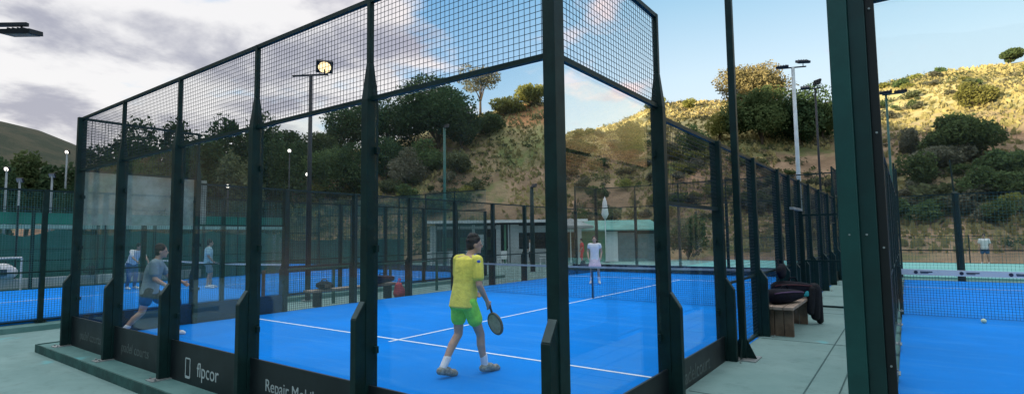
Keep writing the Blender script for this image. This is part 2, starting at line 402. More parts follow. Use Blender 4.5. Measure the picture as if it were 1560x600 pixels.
def hill_hit(u, v, dmin=40, dmax=420):
    """where the sight line through a picture point meets the hillside"""
    d = pix_ray(u, v); d = d/math.hypot(d[0], d[1]); r = dmin
    while r < dmax:
        p = CAM+d*r
        if terrain_h(p[0], p[1]) >= p[2]: return p
        r += .5
    return None
def build_terrain():
    na = 640; az = np.concatenate([np.linspace(-92, 20, 440), np.linspace(20, 268, 202)[1:-1]])
    rad = [0.5, 20, 34] + list(np.linspace(40, 106, 60)) + list(np.geomspace(112, 200, 10)) + list(np.geomspace(215, 1500, 20))
    n = len(az); vs = []
    for r in rad:
        for a in az:
            x = CAM[0]+r*math.sin(R_(a)); y = CAM[1]+r*math.cos(R_(a)); vs.append((x, y, terrain_h(x, y)))
    fs = []
    for i in range(len(rad)-1):
        for k in range(n):
            k2 = (k+1) % n; fs.append((i*n+k, i*n+k2, (i+1)*n+k2, (i+1)*n+k))
    me = bpy.data.meshes.new('hills'); me.from_pydata(vs, [], fs); me.update()
    m, t, out = new_mat('hillside')
    co = t.add('ShaderNodeTexCoord').outputs['Object']
    a = t.noise(co, .09, 6., .65, .4); b = t.noise(co, .33, 6., .65); c = t.noise(co, 1.6, 5., .7)
    dry = t.mix(t.step(b, .35, .65), (.30, .21, .135), (.18, .125, .08))
    grn = t.mix(t.step(c, .35, .7), (.085, .12, .04), (.15, .17, .065))
    c0 = t.mix(t.step(a, .47, .64), dry, grn)
    a2 = t.noise(t.add('ShaderNodeVectorMath', {0: co, 1: (31., 7., 4.)}, operation='ADD').outputs[0], .12, 6., .65, .3)
    c0 = t.mix(t.math('MULTIPLY', t.step(a2, .57, .66), .8), c0, t.mix(t.step(c, .4, .7), (.42, .24, .14), (.30, .21, .15)))
    c0 = t.mix(t.math('MULTIPLY', t.step(c, .55, .8), .35), c0, (.09, .10, .05))
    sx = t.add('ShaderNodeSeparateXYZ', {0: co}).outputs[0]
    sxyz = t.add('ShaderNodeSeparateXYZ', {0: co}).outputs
    fm = t.math('MAXIMUM', t.step(sx, -120., -170.), t.step(t.math('ADD', sxyz[1], t.math('MULTIPLY', b, 6.)), -14., -26.))  # dark mask: cloud shade painted on far mountain; rear hills darkened for reflections
    c0 = t.mix(t.math('MULTIPLY', t.step(t.math('ADD', sxyz[2], t.math('MULTIPLY', a, 6.)), 14., 21.), .75), c0, t.mix(t.step(c, .4, .65), (.50, .43, .21), (.36, .34, .14)))  # paler yellow with height, painting the sunlit look into the upper slope
    hb = hill_hit(806, 171)
    if hb is not None:
        dv = t.add('ShaderNodeVectorMath', {0: co, 1: tuple(hb)}, operation='DISTANCE').outputs['Value']
        c0 = t.mix(t.step(t.math('ADD', dv, t.math('MULTIPLY', b, 5.)), 8.5, 6.), c0, (.50, .25, .12))
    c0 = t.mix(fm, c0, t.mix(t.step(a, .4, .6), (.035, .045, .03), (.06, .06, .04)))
    p = t.add('ShaderNodeBsdfPrincipled', {'Base Color': c0, 'Roughness': .95, 'Specular IOR Level': .1})
    bp = t.add('ShaderNodeBump', {'Strength': .8, 'Distance': .5, 'Height': t.math('ADD', b, t.math('MULTIPLY', c, .5))})
    t.set(p, 'Normal', bp.outputs[0]); t.l.new(p.outputs[0], out.inputs[0])
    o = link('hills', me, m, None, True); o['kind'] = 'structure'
build_terrain()

def at(u, dist, z=None):
    """ground point in the direction of a picture column at a horizontal distance"""
    d = pix_ray(u, 300); d = d/math.hypot(d[0], d[1]); p = CAM+d*dist
    return Vector((p[0], p[1], terrain_h(p[0], p[1]) if z is None else z))
def at_height(u, v, dist):
    d = pix_ray(u, v); d = d/math.hypot(d[0], d[1]); return (CAM+d*dist)[2]

# ------------------------------------------------------------------ ground, courts
def concrete(name, c1, c2, joints=None):
    m, t, out = new_mat(name)
    co = t.add('ShaderNodeTexCoord').outputs['Object']
    a = t.noise(co, .7, 7., .65, .3); b = t.noise(co, 5., 6., .7); f = t.noise(co, 60., 3., .6)
    c = t.mix(t.step(a, .32, .68), c1, c2)
    c = t.mix(t.math('MULTIPLY', t.step(b, .48, .75), .5), c, tuple(x*.6 for x in c1))
    st = t.noise(t.add('ShaderNodeVectorMath', {0: co, 1: (3., 9., 1.)}, operation='ADD').outputs[0], .9, 4., .5, .6)
    c = t.mix(t.math('MULTIPLY', t.step(st, .62, .74), .55), c, (.10, .42, .46))
    c = t.mix(t.math('MULTIPLY', t.step(f, .5, .8), .22), c, tuple(min(1, x*1.35) for x in c1))
    p = t.add('ShaderNodeBsdfPrincipled', {'Base Color': c, 'Roughness': .8, 'Specular IOR Level': .25})
    bp = t.add('ShaderNodeBump', {'Strength': .25, 'Distance': .01, 'Height': t.math('ADD', f, b)})
    t.set(p, 'Normal', bp.outputs[0]); t.l.new(p.outputs[0], out.inputs[0]); return m
M['paving'] = concrete('teal_concrete', (.135, .238, .228), (.185, .296, .284))
M['apron'] = concrete('green_concrete', (.075, .18, .172), (.11, .225, .213))
M['tennis'] = concrete('teal_court', (.16, .42, .40), (.20, .46, .43))
M['kerb'] = mat('kerb_green', (.03, .10, .09), .8, 0, .4, 4., bump=.2)
M['joint'] = mat('dark_joint', (.05, .11, .11), .9)

def turf(name, c):
    m, t, out = new_mat(name)
    co = t.add('ShaderNodeTexCoord').outputs['Object']
    a = t.noise(co, .5, 6., .6, .4); f = t.noise(co, 140., 2., .6); g = t.noise(co, 9., 5., .7)
    cc = t.mix(t.step(a, .3, .7), c, (c[0]+.004, c[1]*.86, c[2]*.84))
    sw = t.noise(t.add('ShaderNodeVectorMath', {0: co, 1: (.35, 2.2, 1.)}, operation='MULTIPLY').outputs[0], 1.3, 6., .7, .4)
    cc = t.mix(t.math('MULTIPLY', t.step(sw, .48, .72), .34), cc, (.07, .30, .70))
    cc = t.mix(t.math('MULTIPLY', t.step(g, .52, .8), .22), cc, (.10, .30, .62))
    cc = t.mix(t.math('MULTIPLY', t.step(f, .5, .85), .25), cc, tuple(x*.7 for x in c))
    p = t.add('ShaderNodeBsdfPrincipled', {'Base Color': cc, 'Roughness': .9, 'Specular IOR Level': .06})
    bp = t.add('ShaderNodeBump', {'Strength': .35, 'Distance': .006, 'Height': f})
    t.set(p, 'Normal', bp.outputs[0]); t.l.new(p.outputs[0], out.inputs[0]); return m
M['turf'] = turf('blue_turf', (.0, .215, .74))

def slab(name, x0, x1, y0, y1, z0, z1, m, bevel=0.):
    o = MB().box(((x0+x1)/2, (y0+y1)/2, (z0+z1)/2), (x1-x0, y1-y0, z1-z0)).build(name, m, None, bevel=bevel); o['kind'] = 'structure'; return o

slab('paving', -60, 40, -14, 37, -.60, -.22, M['paving'])
slab('court_kerb', -10.52, .06, -.36, 20.4, -.40, -.10, M['apron'], .012)
slab('court_floor', -9.97, -.03, .03, 19.97, -.20, 0., M['turf'])
slab('kerb_edge', -10.535, .03, -.385, -.361, -.40, -.085, M['kerb'])
slab('kerb_edge', -10.545, -10.521, -.36, 20.4, -.40, -.085, M['kerb'])
slab('walkway', .035, 1.62, -2.5, 24, -.40, .10, M['paving'], .008)
slab('court_kerb', 1.625, 12.2, .0, 21.4, -.40, -.06, M['apron'])
slab('court_floor', 1.80, 11.75, .5, 20.5, -.20, .0, M['turf'])
slab('court_kerb', -24.6, -13.45, -4.1, 17.3, -.40, -.10, M['apron'], .012)
slab('court_floor', -24.0, -14.0, -3.5, 16.5, -.20, .0, M['turf'])
slab('court_kerb', -40.6, -27.3, -3.0, 19.0, -.40, -.10, M['apron'])
slab('court_floor', -40.0, -28.0, -2.5, 18.5, -.20, .0, M['turf'])
slab('tennis_court', -8.5, 30, 24.3, 36.5, -.40, -.12, M['tennis'])

def line(x0, x1, y0, y1, z=.004):
    o = MB().add([(x0, y0, z), (x1, y0, z), (x1, y1, z), (x0, y1, z)], [(0, 1, 2, 3)]).build('court_line', M['line'], fix=False); o['kind'] = 'structure'
line(-9.97, -.03, 3.03, 3.08); line(-9.97, -.03, 16.92, 16.97); line(-5.025, -4.975, 2.85, 3.026); line(-5.025, -4.975, 3.084, 16.916)
line(-24, -14, -.48, -.43); line(-24, -14, 13.42, 13.47); line(-19.02, -18.97, -.426, 13.416)
line(1.8, 11.75, 3.5, 3.55); line(1.8, 11.75, 17.5, 17.55); line(6.75, 6.8, 3.556, 17.494)
for x0, x1, y0, y1 in ((-6, 28, 27, 27.06), (-6, 28, 33, 33.06), (-6, -5.94, 27.07, 32.9), (10, 10.06, 27.07, 32.9)): line(x0, x1, y0, y1, -.115)
# joints of the walkway slabs
for i in range(7):
    y = -1+i*3.4
    o = MB().box((.84, y, .1015), (1.52, .012, .004)).build('paving_joint', M['joint']); o['kind'] = 'structure'
for x in (1.05, 1.34):
    o = MB().box((x, 10.8, .1045), (.012, 26, .004)).build('paving_joint', M['joint']); o['kind'] = 'structure'

# ------------------------------------------------------------------ padel cages
class Frame:
    """along / outward / up coordinates of a wall"""
    def __init__(s, o, t, n): s.o = Vector((*o, 0)); s.t = Vector((*t, 0)); s.n = Vector((*n, 0))
    def __call__(s, a, n, z): return s.o + s.t*a + s.n*n + Vector((0, 0, z))

def fbox(mb, F, a0, a1, n0, n1, z0, z1):
    vs = [F(a, n, z) for z in (z0, z1) for a, n in ((a0, n0), (a1, n0), (a1, n1), (a0, n1))]
    return mb.add(vs, [(3, 2, 1, 0), (4, 5, 6, 7), (0, 1, 5, 4), (1, 2, 6, 5), (2, 3, 7, 6), (3, 0, 4, 7)])

def mesh_panel(F, a0, a1, z0, z1, pitch, w, m, parent, n=.0):
    mb = MB()
    na = max(1, round((a1-a0)/pitch)); nz = max(1, round((z1-z0)/pitch))
    for i in range(na+1):
        a = a0+(a1-a0)*i/na; mb.bar(F(a, n, z0), F(a, n, z1), w, caps=False)
    for i in range(nz+1):
        z = z0+(z1-z0)*i/nz; mb.bar(F(a0, n+w, z), F(a1, n+w, z), w, caps=False)
    return mb.build('mesh_panel', m, parent, fix=False)

def post(F, a, top, zb, parent, thin_from=None, brace=True, w=.09, d=.13, plate=True, m=None):
    m = m or M['post']; mb = MB(); hw = w/2
    z1 = thin_from or top
    fbox(mb, F, a-hw, a+hw, -d/2, d/2, zb, z1)
    if thin_from:
        tw = .024
        lo = [F(a+sx*hw, sy*d/2, z1+.001) for sx, sy in ((-1, -1), (1, -1), (1, 1), (-1, 1))]
        hi = [F(a+sx*tw, sy*.025, z1+.36) for sx, sy in ((-1, -1), (1, -1), (1, 1), (-1, 1))]
        mb.add(lo+hi, [(0, 1, 5, 4), (1, 2, 6, 5), (2, 3, 7, 6), (3, 0, 4, 7), (3, 2, 1, 0), (4, 5, 6, 7)])
        fbox(mb, F, a-tw, a+tw, -.025, .025, z1+.361, top)
    po = mb.build('post', m, parent, bevel=.004)
    if brace:
        b = MB(); b.prism([(d/2+.001, zb+.012), (d/2+.105, zb+.012), (d/2+.105, .98), (d/2+.001, 1.13)], a-.038, a+.038, lambda p, q, h: F(h, p, q))
        b.build('brace', m, po, bevel=.004)
        e = MB(); e.prism([(d/2+.010, 1.128), (d/2+.101, .992), (d/2+.101, .996), (d/2+.010, 1.134)], a-.034, a+.034, lambda p, q, h: F(h, p, q))
        e.build('brace_cap', M['brace_edge'], po)
    if plate:
        b = MB(); fbox(b, F, a-.10, a+.10, -.10, .27 if brace else .12, zb, zb+.012)
        for da in (-.075, .075):
            for n_ in ((-.07, .22) if brace else (-.07, .08)): b.tube([F(a+da, n_, zb+.012), F(a+da, n_, zb+.035)], .012, 6)
        b.build('base_plate', M['steel'] if brace else m, po)
    return po

def lettering(F, kick, a, z, text, size, m, flip, n=.036, logo=False, squeeze=1.):
    me = text_mesh(text, size, .0008)
    x = F.t*(-1 if flip else 1)*squeeze; y = Vector((0, 0, 1)); zz = F.n
    place_mesh(me, x, y, zz, F(a, n, z)); link('lettering', me, m, kick)

def cage_wall(name, label, F, bays, zb, group=None, pitch=.05, wire=.0035, wm=None, first=True, last=True, corner=(True, True), texts=(), top_w=.042, special=None, detail=True, kick_h=.40, post_d=.13):
    """bays: (length, glass height or 0, top height, kickboard?)"""
    root = thing(name, label, 'court wall', F(0, 0, zb), 0, group)
    inv = Matrix.Translation(-root.location)
    t0 = len(bpy.data.objects)
    made = []
    def P(o): made.append(o); return o
    class L:  # frame relative to the root
        pass
    F0 = Frame((F.o.x-root.location.x, F.o.y-root.location.y), (F.t.x, F.t.y), (F.n.x, F.n.y))
    dz = -zb
    G = lambda a, n, z: F0(a, n, z+dz)
    class GF:
        t = F.t; n = F.n
        def __call__(s, a, n, z): return F0(a, n, z+dz)
    G = GF()
    wm = wm or M['wire']
    a = 0.; n = len(bays)
    for i, (ln, gh, th, kk) in enumerate(bays):
        prev = bays[i-1] if i else None
        tops = max(th, prev[2] if prev else 0)
        if i or first:
            iscorner = (i == 0 and corner[0])
            thin = None if (iscorner or tops < 3.5) else (2.96 if gh > 2.5 or (prev and prev[1] > 2.5) else None)
            post(G, a, tops, zb, root, thin, detail, d=post_d, w=.10 if iscorner else .09)
        b0, b1 = a+.046, a+ln-.046
        z0 = zb+.01
        if kk:
            k = MB(); fbox(k, G, b0, b1, .012, .034, zb-.03, kick_h); ko = k.build('kickboard', M['kick'], root)
            for (bi, aa, z, s, sz, mm, flip, logo, sq) in texts:
                if bi == i:
                    lettering(G, ko, a+aa, z, s, sz, mm, flip, squeeze=sq)
                    if logo:
                        lg = MB(); c = a+aa+(1 if flip else -1)*logo; s1, s2, th_ = .062, .115, .017
                        for (da, dz_, wa, wz) in ((-s1, 0, th_, s2*2), (s1, 0, th_, s2*2), (0, s2, s1*2, th_), (0, -s2, s1*2, th_*1.8)):
                            fbox(lg, G, c+da-wa/2, c+da+wa/2, .0365 if wa < .03 else .0368, .038 if wa < .03 else .0383, z+dz_-wz/2, z+dz_+wz/2)
                        lg.build('logo', mm, ko)
        if gh:
            g = MB(); fbox(g, G, b0, b1, -.036, -.024, zb+.02 if kk else z0, gh-.01)
            gm = M['glass']
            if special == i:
                sh = MB(); fbox(sh, G, b0, b1+.25, .05, .053, 2.0, gh); sh.build('reflection_sheet', M['glass_reflection'], root)  # added sheet imitating a pale reflection on the upper glass
            g.build('glass_panel', gm, root)
            cl = MB()
            for z in (.7, 1.6, 2.5):
                if z < gh:
                    for aa in (b0+.015, b1-.015): fbox(cl, G, aa-.02, aa+.02, -.050, -.014, z-.03, z+.03)
            if detail: cl.build('glass_clamp', M['steel'] if False else M['post'], root)
        zm = gh if gh else zb+.06
        if th-zm > .3:
            mesh_panel(G, b0, b1, zm+.02, th-.03, pitch, wire, wm, root)
        r = MB(); fbox(r, G, a+.05 if i == 0 else a+.026, a+ln-.026, -top_w/2, top_w/2, th-top_w, th)
        r.build('top_rail', M['post'], root)
        if gh and th-gh > .3:
            r = MB(); fbox(r, G, b0-.001, b1+.001, -.02, .02, gh-.005, gh+.035); r.build('middle_rail', M['post'], root)
        if not gh:
            r = MB(); fbox(r, G, b0-.001, b1+.001, -.018, .018, zb+.02, zb+.055); r.build('bottom_rail', M['post'], root)
            if detail or True:
                r = MB(); fbox(r, G, b0-.001, b1+.001, -.014, .014, 1.02, 1.05); r.build('middle_rail', M['post'], root)
        a += ln
    if last:
        post(G, a, bays[-1][2], zb, root, None if corner[1] or bays[-1][2] < 3.5 else 2.96, detail)
    return root

H4, H3, S3 = 3.94, 2.965, 2.90
END = [(2, H3, H4, True)]*5
SIDE = [(2, H3, H4, True), (2, 2.0, S3, True)] + [(2, 0, S3, False)]*6 + [(2, 2.0, S3, True), (2, H3, H4, True)]
L_, D_ = M['letter'], M['letter_dim']
# nearest court
FA = Frame((0, 0), (-1, 0), (0, -1))
cage_wall('glass_court_wall', 'nearest glass end wall of the middle blue court, with black boards lettered white', FA, END, -.10,
          texts=[(2, .93, .10, 'flpcor', .245, L_, True, .52, .95), (1, .98, .15, 'Repair Mobile Pads', .18, L_, True, 0, .95), (3, 1.15, .12, 'padel courts', .20, D_, True, 0, 1.), (4, 1.0, .12, 'padel courts', .20, D_, True, 0, 1.)])
FB = Frame((0, 0), (0, 1), (1, 0))
sideA = [(2, H3, H4, True), (2, 2.0, S3, True)] + [(2, 0, S3, False)]*2 + [(1.2, 0, S3, False), (1.3, 0, S3, False), (1.5, 0, S3, False)] + [(2, 0, S3, False)]*2 + [(2, 2.0, S3, True), (2, H3, H4, True)]
cage_wall('mesh_court_wall', 'long side wall of the middle court beside the walkway with the wooden bench', FB, sideA, .085, first=False, corner=(False, True),
          texts=[(1, .80, .215, 'padelcourt', .23, D_, False, 0, 1.)])
FC = Frame((-10, 20), (1, 0), (0, 1))
cage_wall('glass_court_wall', 'far glass end wall of the middle court, behind the player in white', FC, END, -.06, wire=.006, detail=False, kick_h=.34)
FD = Frame((-10, 0), (0, 1), (-1, 0))
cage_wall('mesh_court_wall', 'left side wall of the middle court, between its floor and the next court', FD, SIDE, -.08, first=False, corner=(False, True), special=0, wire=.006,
          texts=[(1, 1.0, .17, 'padel courts', .2, L_, False, 0, 1.)])

def court_net(name, label, x0, x1, y, h0, h1, tape=.06, pitch=.05, marks=None, tm=None):
    root = thing(name, label, 'net', (x0, y, 0))
    W_ = x1-x0; top = lambda s: h1-(h1-h0)*math.sin(math.pi*s)
    mb = MB(); n = int(W_/pitch)
    for i in range(n+1):
        s = i/n; mb.bar((s*W_, 0, .01), (s*W_, 0, top(s)-tape), .0045, caps=False)
    for k in range(int(h0/pitch)):
        z = .01+k*pitch; mb.bar((0, .004, z), (W_, .004, z), .0045, caps=False)
    mb.build('netting', M['net'], root, fix=False)
    t = MB(); m_ = 24
    vs = []
    for i in range(m_+1):
        s = i/m_
        for yy in (-.012, .012):
            vs += [(s*W_, yy, top(s)-tape), (s*W_, yy, top(s))]
    fs = []
    for i in range(m_):
        b = i*4
        fs += [(b, b+4, b+5, b+1), (b+2, b+3, b+7, b+6), (b+1, b+5, b+7, b+3), (b, b+2, b+6, b+4)]
    tp = t.add(vs, fs).build('tape', tm or M['tape'], root)
    if marks:
        i = 0; x = .35
        while x < W_-.4:
            s = x/W_; z = top(s)-tape/2
            k = MB(); k.tube([(x-.11, -.0125, z), (x-.11, -.0155, z)], tape*.30, 12)
            k.box((x+.06, -.0138, z+.008), (.20, .0022, tape*.20)); k.box((x+.03, -.0138, z-.016), (.13, .0022, tape*.12))
            k.build('printed_mark', M['bag_navy'], tp); x += .72
    for x in (-.03, W_+.03):
        p = MB(); p.tube([(x, 0, -.1), (x, 0, h1+.05)], .035, 10); p.build('net_post', M['post'], root)
    c = MB(); c.box((W_/2, 0, h0/2-tape*.5), (.05, .02, h0-tape)); c.build('centre_strap', M['net'], root)
    return root
M['tape_dim'] = mat('grey_tape', (.30, .34, .36), .7)
court_net('padel_net', 'dark net across the middle court behind the yellow shirted player', -9.92, -.08, 10, .86, .90, .05, tm=M['tape_dim'])
court_net('padel_net', 'net of the left court with a thin white tape, behind the two far players', -23.92, -14.08, 6.5, .88, .92, .06)
court_net('padel_net', 'net of the right court with a wide white tape printed with dark marks', 1.83, 11.72, 10.6, .90, .93, .115, marks=True)

# right court cage
FE = Frame((1.73, .32), (1, 0), (0, -1))
cage_wall('glass_court_wall', 'near glass end wall of the right court', FE, END, -.06, first=False, corner=(False, True))
FF = Frame((1.725, .42), (0, 1), (-1, 0))
cage_wall('mesh_court_wall', 'left side wall of the right court, seen edge on beside the big green column', FF, SIDE, .085, first=False, corner=(False, True), wire=.0045, post_d=.05)
FG = Frame((1.73, 20.55), (1, 0), (0, 1))
FGb = [(1.66, 0, H3, False), (2, 0, H3, False), (2, 0, H3, False), (2, 0, H3, False)]
r_ = cage_wall('mesh_court_wall', 'far wire end fence of the right court with one tall tapered post', FG, FGb, -.06, first=False, corner=(False, False), detail=False, pitch=.10, wire=.005, wm=M['wire_green'], top_w=.03)
pm = MB(); pm.tube([(0, 0, -.06), (-.02, 0, 2.98), (-.05, 0, 3.05), (-.10, 0, 4.15)], [.115, .105, .03, .018], 10)
po = pm.build('tapered_post', M['post'], r_); po.location = (1.66, .07, .06)

# left court cage
BX0, BX1, BY0, BY1 = -24.05, -13.95, -3.55, 16.55
FH = Frame((BX1, BY0), (0, 1), (1, 0))
cage_wall('mesh_court_wall', 'near side wall of the left court along its green kerb', FH, [(2, 0, S3, False)]*10, -.08, wm=M['wire_green'], wire=.006, detail=False, corner=(True, True), kick_h=.3)
FI = Frame((BX1, BY1), (-1, 0), (0, 1))
cage_wall('glass_court_wall', 'far glass end wall of the left court in front of the white pavilion', FI, END, -.08, wm=M['wire_green'], wire=.006, detail=False, first=False, corner=(False, True), kick_h=.3)
FJ = Frame((BX0, BY0), (0, 1), (-1, 0))
cage_wall('mesh_court_wall', 'far side wall of the left court, in front of the green screens', FJ, SIDE, -.08, wm=M['wire_green'], wire=.005, pitch=.07, detail=False, corner=(True, False), last=False, kick_h=.3)

# big column
def column():
    root = thing('steel_column', 'thick teal green steel column with bolts, at the corner of the right court', 'column', (1.79, .30, -.06))
    prof = lambda x0, x1, y0, y1: MB().box(((x0+x1)/2, (y0+y1)/2, 2.5), (x1-x0, y1-y0, 5.0))
    prof(-.125, -.030, -.055, .06).build('tube', M['teal_post'], root, bevel=.006)
    prof(-.0295, .050, -.030, .06).build('flange', mat('dark_teal_paint', (.004, .036, .035), .42, 0, .3, 4.), root, bevel=.004)
    prof(.0505, .094, -.008, .06).build('rubber_seal', M['rubber'], root, bevel=.004)
    b = MB()
    for z in (1.02, 1.64, 2.26, 2.95): b.tube([(.072, -.008, z+.03), (.072, -.015, z+.03)], .006, 6)
    for z in (1.74,): b.tube([(.0, -.030, z), (.0, -.036, z)], .006, 6); b.tube([(-.078, -.055, z), (-.078, -.059, z)], .005, 6)
    b.build('bolt', M['steel'], root)
    pl = MB().box((0, 0, .008), (.42, .42, .016)); pl.build('base_plate', M['steel'], root)
column()

# ------------------------------------------------------------------ lamp poles
def lamp_head(mb_h, c, rz, tilt, size=(.46, .34, .09)):
    m = Matrix.Rotation(rz, 3, 'Z') @ Matrix.Rotation(tilt, 3, 'X')
    mb_h.box(c, size, mat3=m)
    for i in range(4):
        mb_h.box(Vector(c)+m @ Vector((-.15+i*.1, -.02, size[2]/2+.015)), (.025, .24, .03), mat3=m)
    return m

def lamp_pole(label, x, y, zb, h, m, arms, lit=None, r=.055, group=None, head=(.46, .34, .09), arm_w=.05, arm_rz=0., name='lamp_pole', arm_min=0.):
    """arms: list of (offset along the crossarm, rz, tilt)"""
    root = thing(name, label, 'lamp pole', (x, y, zb), 0, group)
    MB().tube([(0, 0, 0), (0, 0, h*.5), (0, 0, h)], [r*1.15, r, r*.8], 12).build('pole', m, root, True)
    MB().box((0, 0, .008), (.3, .3, .016)).build('base_plate', M['steel'], root)
    ca = Vector((math.cos(arm_rz), math.sin(arm_rz), 0))
    os_ = [a[0] for a in arms]+[0, arm_min]
    MB().bar(ca*(min(os_)-.12)+Vector((0, 0, h-.02)), ca*(max(os_)+.12)+Vector((0, 0, h-.02)), arm_w).build('crossarm', m if m is not M['pale_pole'] else M['dark_metal'], root)
    for off, rz, tilt, *dz in arms:
        c = ca*off + Vector((0, 0, h+(dz[0] if dz else .12)))
        hb = MB(); mm = lamp_head(hb, c, rz, tilt, head)
        hb.bar(c + mm @ Vector((0, 0, head[2]*.4)), ca*off+Vector((0, 0, h-.02)), .03)
        ho = hb.build('lamp_head', M['dark_metal'], root)
        q = MB(); q.tube([c+mm @ Vector((0, 0, -head[2]/2-.001)), c+mm @ Vector((0, 0, -head[2]/2-.012))], min(head[:2])*.46, 20) if lit else q.box(c + mm @ Vector((0, 0, -head[2]/2-.006)), (head[0]*.86, head[1]*.84, .010), mat3=mm)
        q.build('lens', lit or M['lens'], ho)
    return root

VD = math.atan2(-_fw[0], _fw[1])+math.pi
lamp_pole('tall dark pole with one lit lamp on its crossarm, rising behind the middle court', -13.2, 6.72, -.2, 7.15, M['dark_metal'],
          [(.45, R_(-122), R_(44), .24)], lit=M['lamp_on'], r=.07, head=(.52, .42, .09), arm_rz=R_(30), arm_min=-.5)
lamp_pole('pole left of the left court, its dark flat floodlight hanging from a long arm', -13.5, -1.2, -.2, 6.36, M['dark_metal'],
          [(1.32, R_(36), R_(8), -.19)], r=.06, head=(.62, .32, .09), arm_rz=R_(36), arm_w=.07)
lamp_pole('tall pale grey pole with two dark lamps beyond the middle court', -1.64, 22.5, -.2, 9.05, M['pale_pole'],
          [(-.42, R_(10), R_(20), .05), (.40, R_(30), R_(25), .20)], r=.085, head=(.5, .34, .10), arm_rz=R_(20))
lamp_pole('dark pole with a bent double head, right of the pale grey lamp pole', -1.03, 24.2, -.2, 8.4, M['dark_metal'],
          [(-.40, R_(10), R_(30), .05), (.10, R_(-40), R_(70), .25)], r=.05, head=(.36, .24, .08), arm_rz=R_(18))
lamp_pole('thin green lamp pole with a dark T shaped head beside the big column', 1.60, 21.7, -.2, 7.15, M['green_pole'],
          [(0, R_(0), R_(15), .07), (.46, R_(0), R_(10), .04)], r=.045, head=(.40, .26, .10), arm_rz=R_(5))
lamp_pole('slim green pole without visible lamp, standing in front of the dense trees', -18.55, 18.6, -.2, 8.0, M['green_pole'], [(.2, 0, R_(60), .05)], r=.085, head=(.26, .2, .06), arm_w=.03)
lamp_pole('thick dark green pole between the pavilion and the middle court', -14.5, 21.2, -.2, 4.6, M['post'], [(.2, 0, R_(60), .05)], r=.12, head=(.26, .2, .06), arm_w=.03)
for u, v, d, lab in ((440, 230, 42, 'small lit lamp pole low before the hillside, upper one of the close pair'), (468, 266, 40, 'small lit lamp pole low before the hillside, lower one of the close pair'),
                     (347, 284, 40, 'small lit lamp pole in front of the rounded grey green tree')):
    p = at(u, d, -.25); h = at_height(u, v, d)-p.z
    lamp_pole(lab, p.x, p.y, p.z, h, M['dark_metal'], [(0, VD, R_(75), .02)], lit=M['lamp_white'], r=.05, head=(.34, .26, .08), arm_w=.03)
for u, v, d, lab, mm, lit in ((8, 258, 46, 'leftmost pale pole with a white lit lamp in front of the left trees', M['steel_pole'], M['lamp_white']), (29, 275, 44, 'short pale pole second from the left edge', M['steel_pole'], None),
                         (78, 268, 45, 'pale pole with a lamp left of the middle court corner', M['steel_pole'], None), (99, 232, 52, 'taller pale pole with a white lamp on the slope left of the middle court', M['steel_pole'], M['lamp_white'])):
    p = at(u, d); h = at_height(u, v, d)-p.z
    lamp_pole(lab, p.x, p.y, p.z, h, mm, [(0, VD, R_(70), .02)], lit=lit, r=.07, head=(.40, .28, .08), arm_w=.03)

# tall dark mast beside the side wall
def mast():
    root = thing('lamp_mast', 'tall dark mast on three foot gussets beside the side wall, running out of the picture', 'lamp mast', (.19, 4.22, .10))
    MB().box((0, 0, 3.6), (.085, .085, 7.2)).build('pole', M['post'], root, bevel=.008)
    MB().box((0, 0, .007), (.36, .36, .014)).build('base_plate', M['steel'], root)
    for k in range(4):
        a = k*math.pi/2; d = Vector((math.cos(a), math.sin(a), 0)); s = Vector((-d.y, d.x, 0))
        g = MB(); g.prism([(.0435, .015), (.16, .015), (.0435, .26)], -.006, .006, lambda p, q, h: d*p+s*h+Vector((0, 0, q)))
        g.build('gusset', M['post'], root)
    MB().box((0, 0, 7.23), (1.2, .08, .06)).build('crossarm', M['post'], root)
    for x in (-.45, .45):
        hb = MB(); lamp_head(hb, (x, .1, 7.10), 0, R_(20)); hb.build('lamp_head', M['dark_metal'], root)
mast()

# ------------------------------------------------------------------ door frame of the side wall
def door_frame():
    root = thing('door_frame', 'steel door frame standing open in the side wall beyond the bench', 'door', (.13, 9.35, .10))
    MB().box((0, -.55, 1.03), (.07, .07, 2.06)).build('jamb', M['post'], root)
    MB().box((0, .55, 1.03), (.07, .07, 2.06)).build('jamb', M['post'], root)
    MB().box((0, 0, 2.09), (.07, 1.17, .05)).build('lintel', M['steel'], root)
    lf = MB().box((.40, .50, 1.0), (.80, .03, .04)).box((.40, .50, .06), (.80, .03, .04)).box((.40, .5, 1.97), (.80, .03, .04)).box((.03, .5, 1.0), (.04, .031, 1.93)).box((.79, .5, 1.0), (.04, .031, 1.93))
    lf.build('door_leaf', M['post'], root); root.rotation_euler = (0, 0, 0)
    MB().box((-.14, .12, 1.15), (.012, .16, 1.3)).build('notice_board', M['white'], root)
    MB().box((-.14, .42, 1.0), (.012, .09, 1.4)).build('notice_board', M['white'], root)
door_frame()

# ------------------------------------------------------------------ bench and bags
def bench():
    root = thing('wooden_bench', 'short wooden bench on the walkway against the side wall, bags on it', 'bench', (.285, 6.25, .10))
    t = MB()
    for i in range(3): t.box((-.15+i*.15, .60, .435), (.137, 1.65, .045))
    t.build('seat', M['wood_top'], root, bevel=.006)
    for y in (-.10, 1.32):
        l = MB()
        for i in range(3): l.box((-.135+i*.135, y, .206), (.125, .07, .412))
        l.build('leg', M['wood'], root, bevel=.005)
    MB().box((0, .60, .33), (.05, 1.3, .10)).build('stretcher', M['wood'], root)
bench()

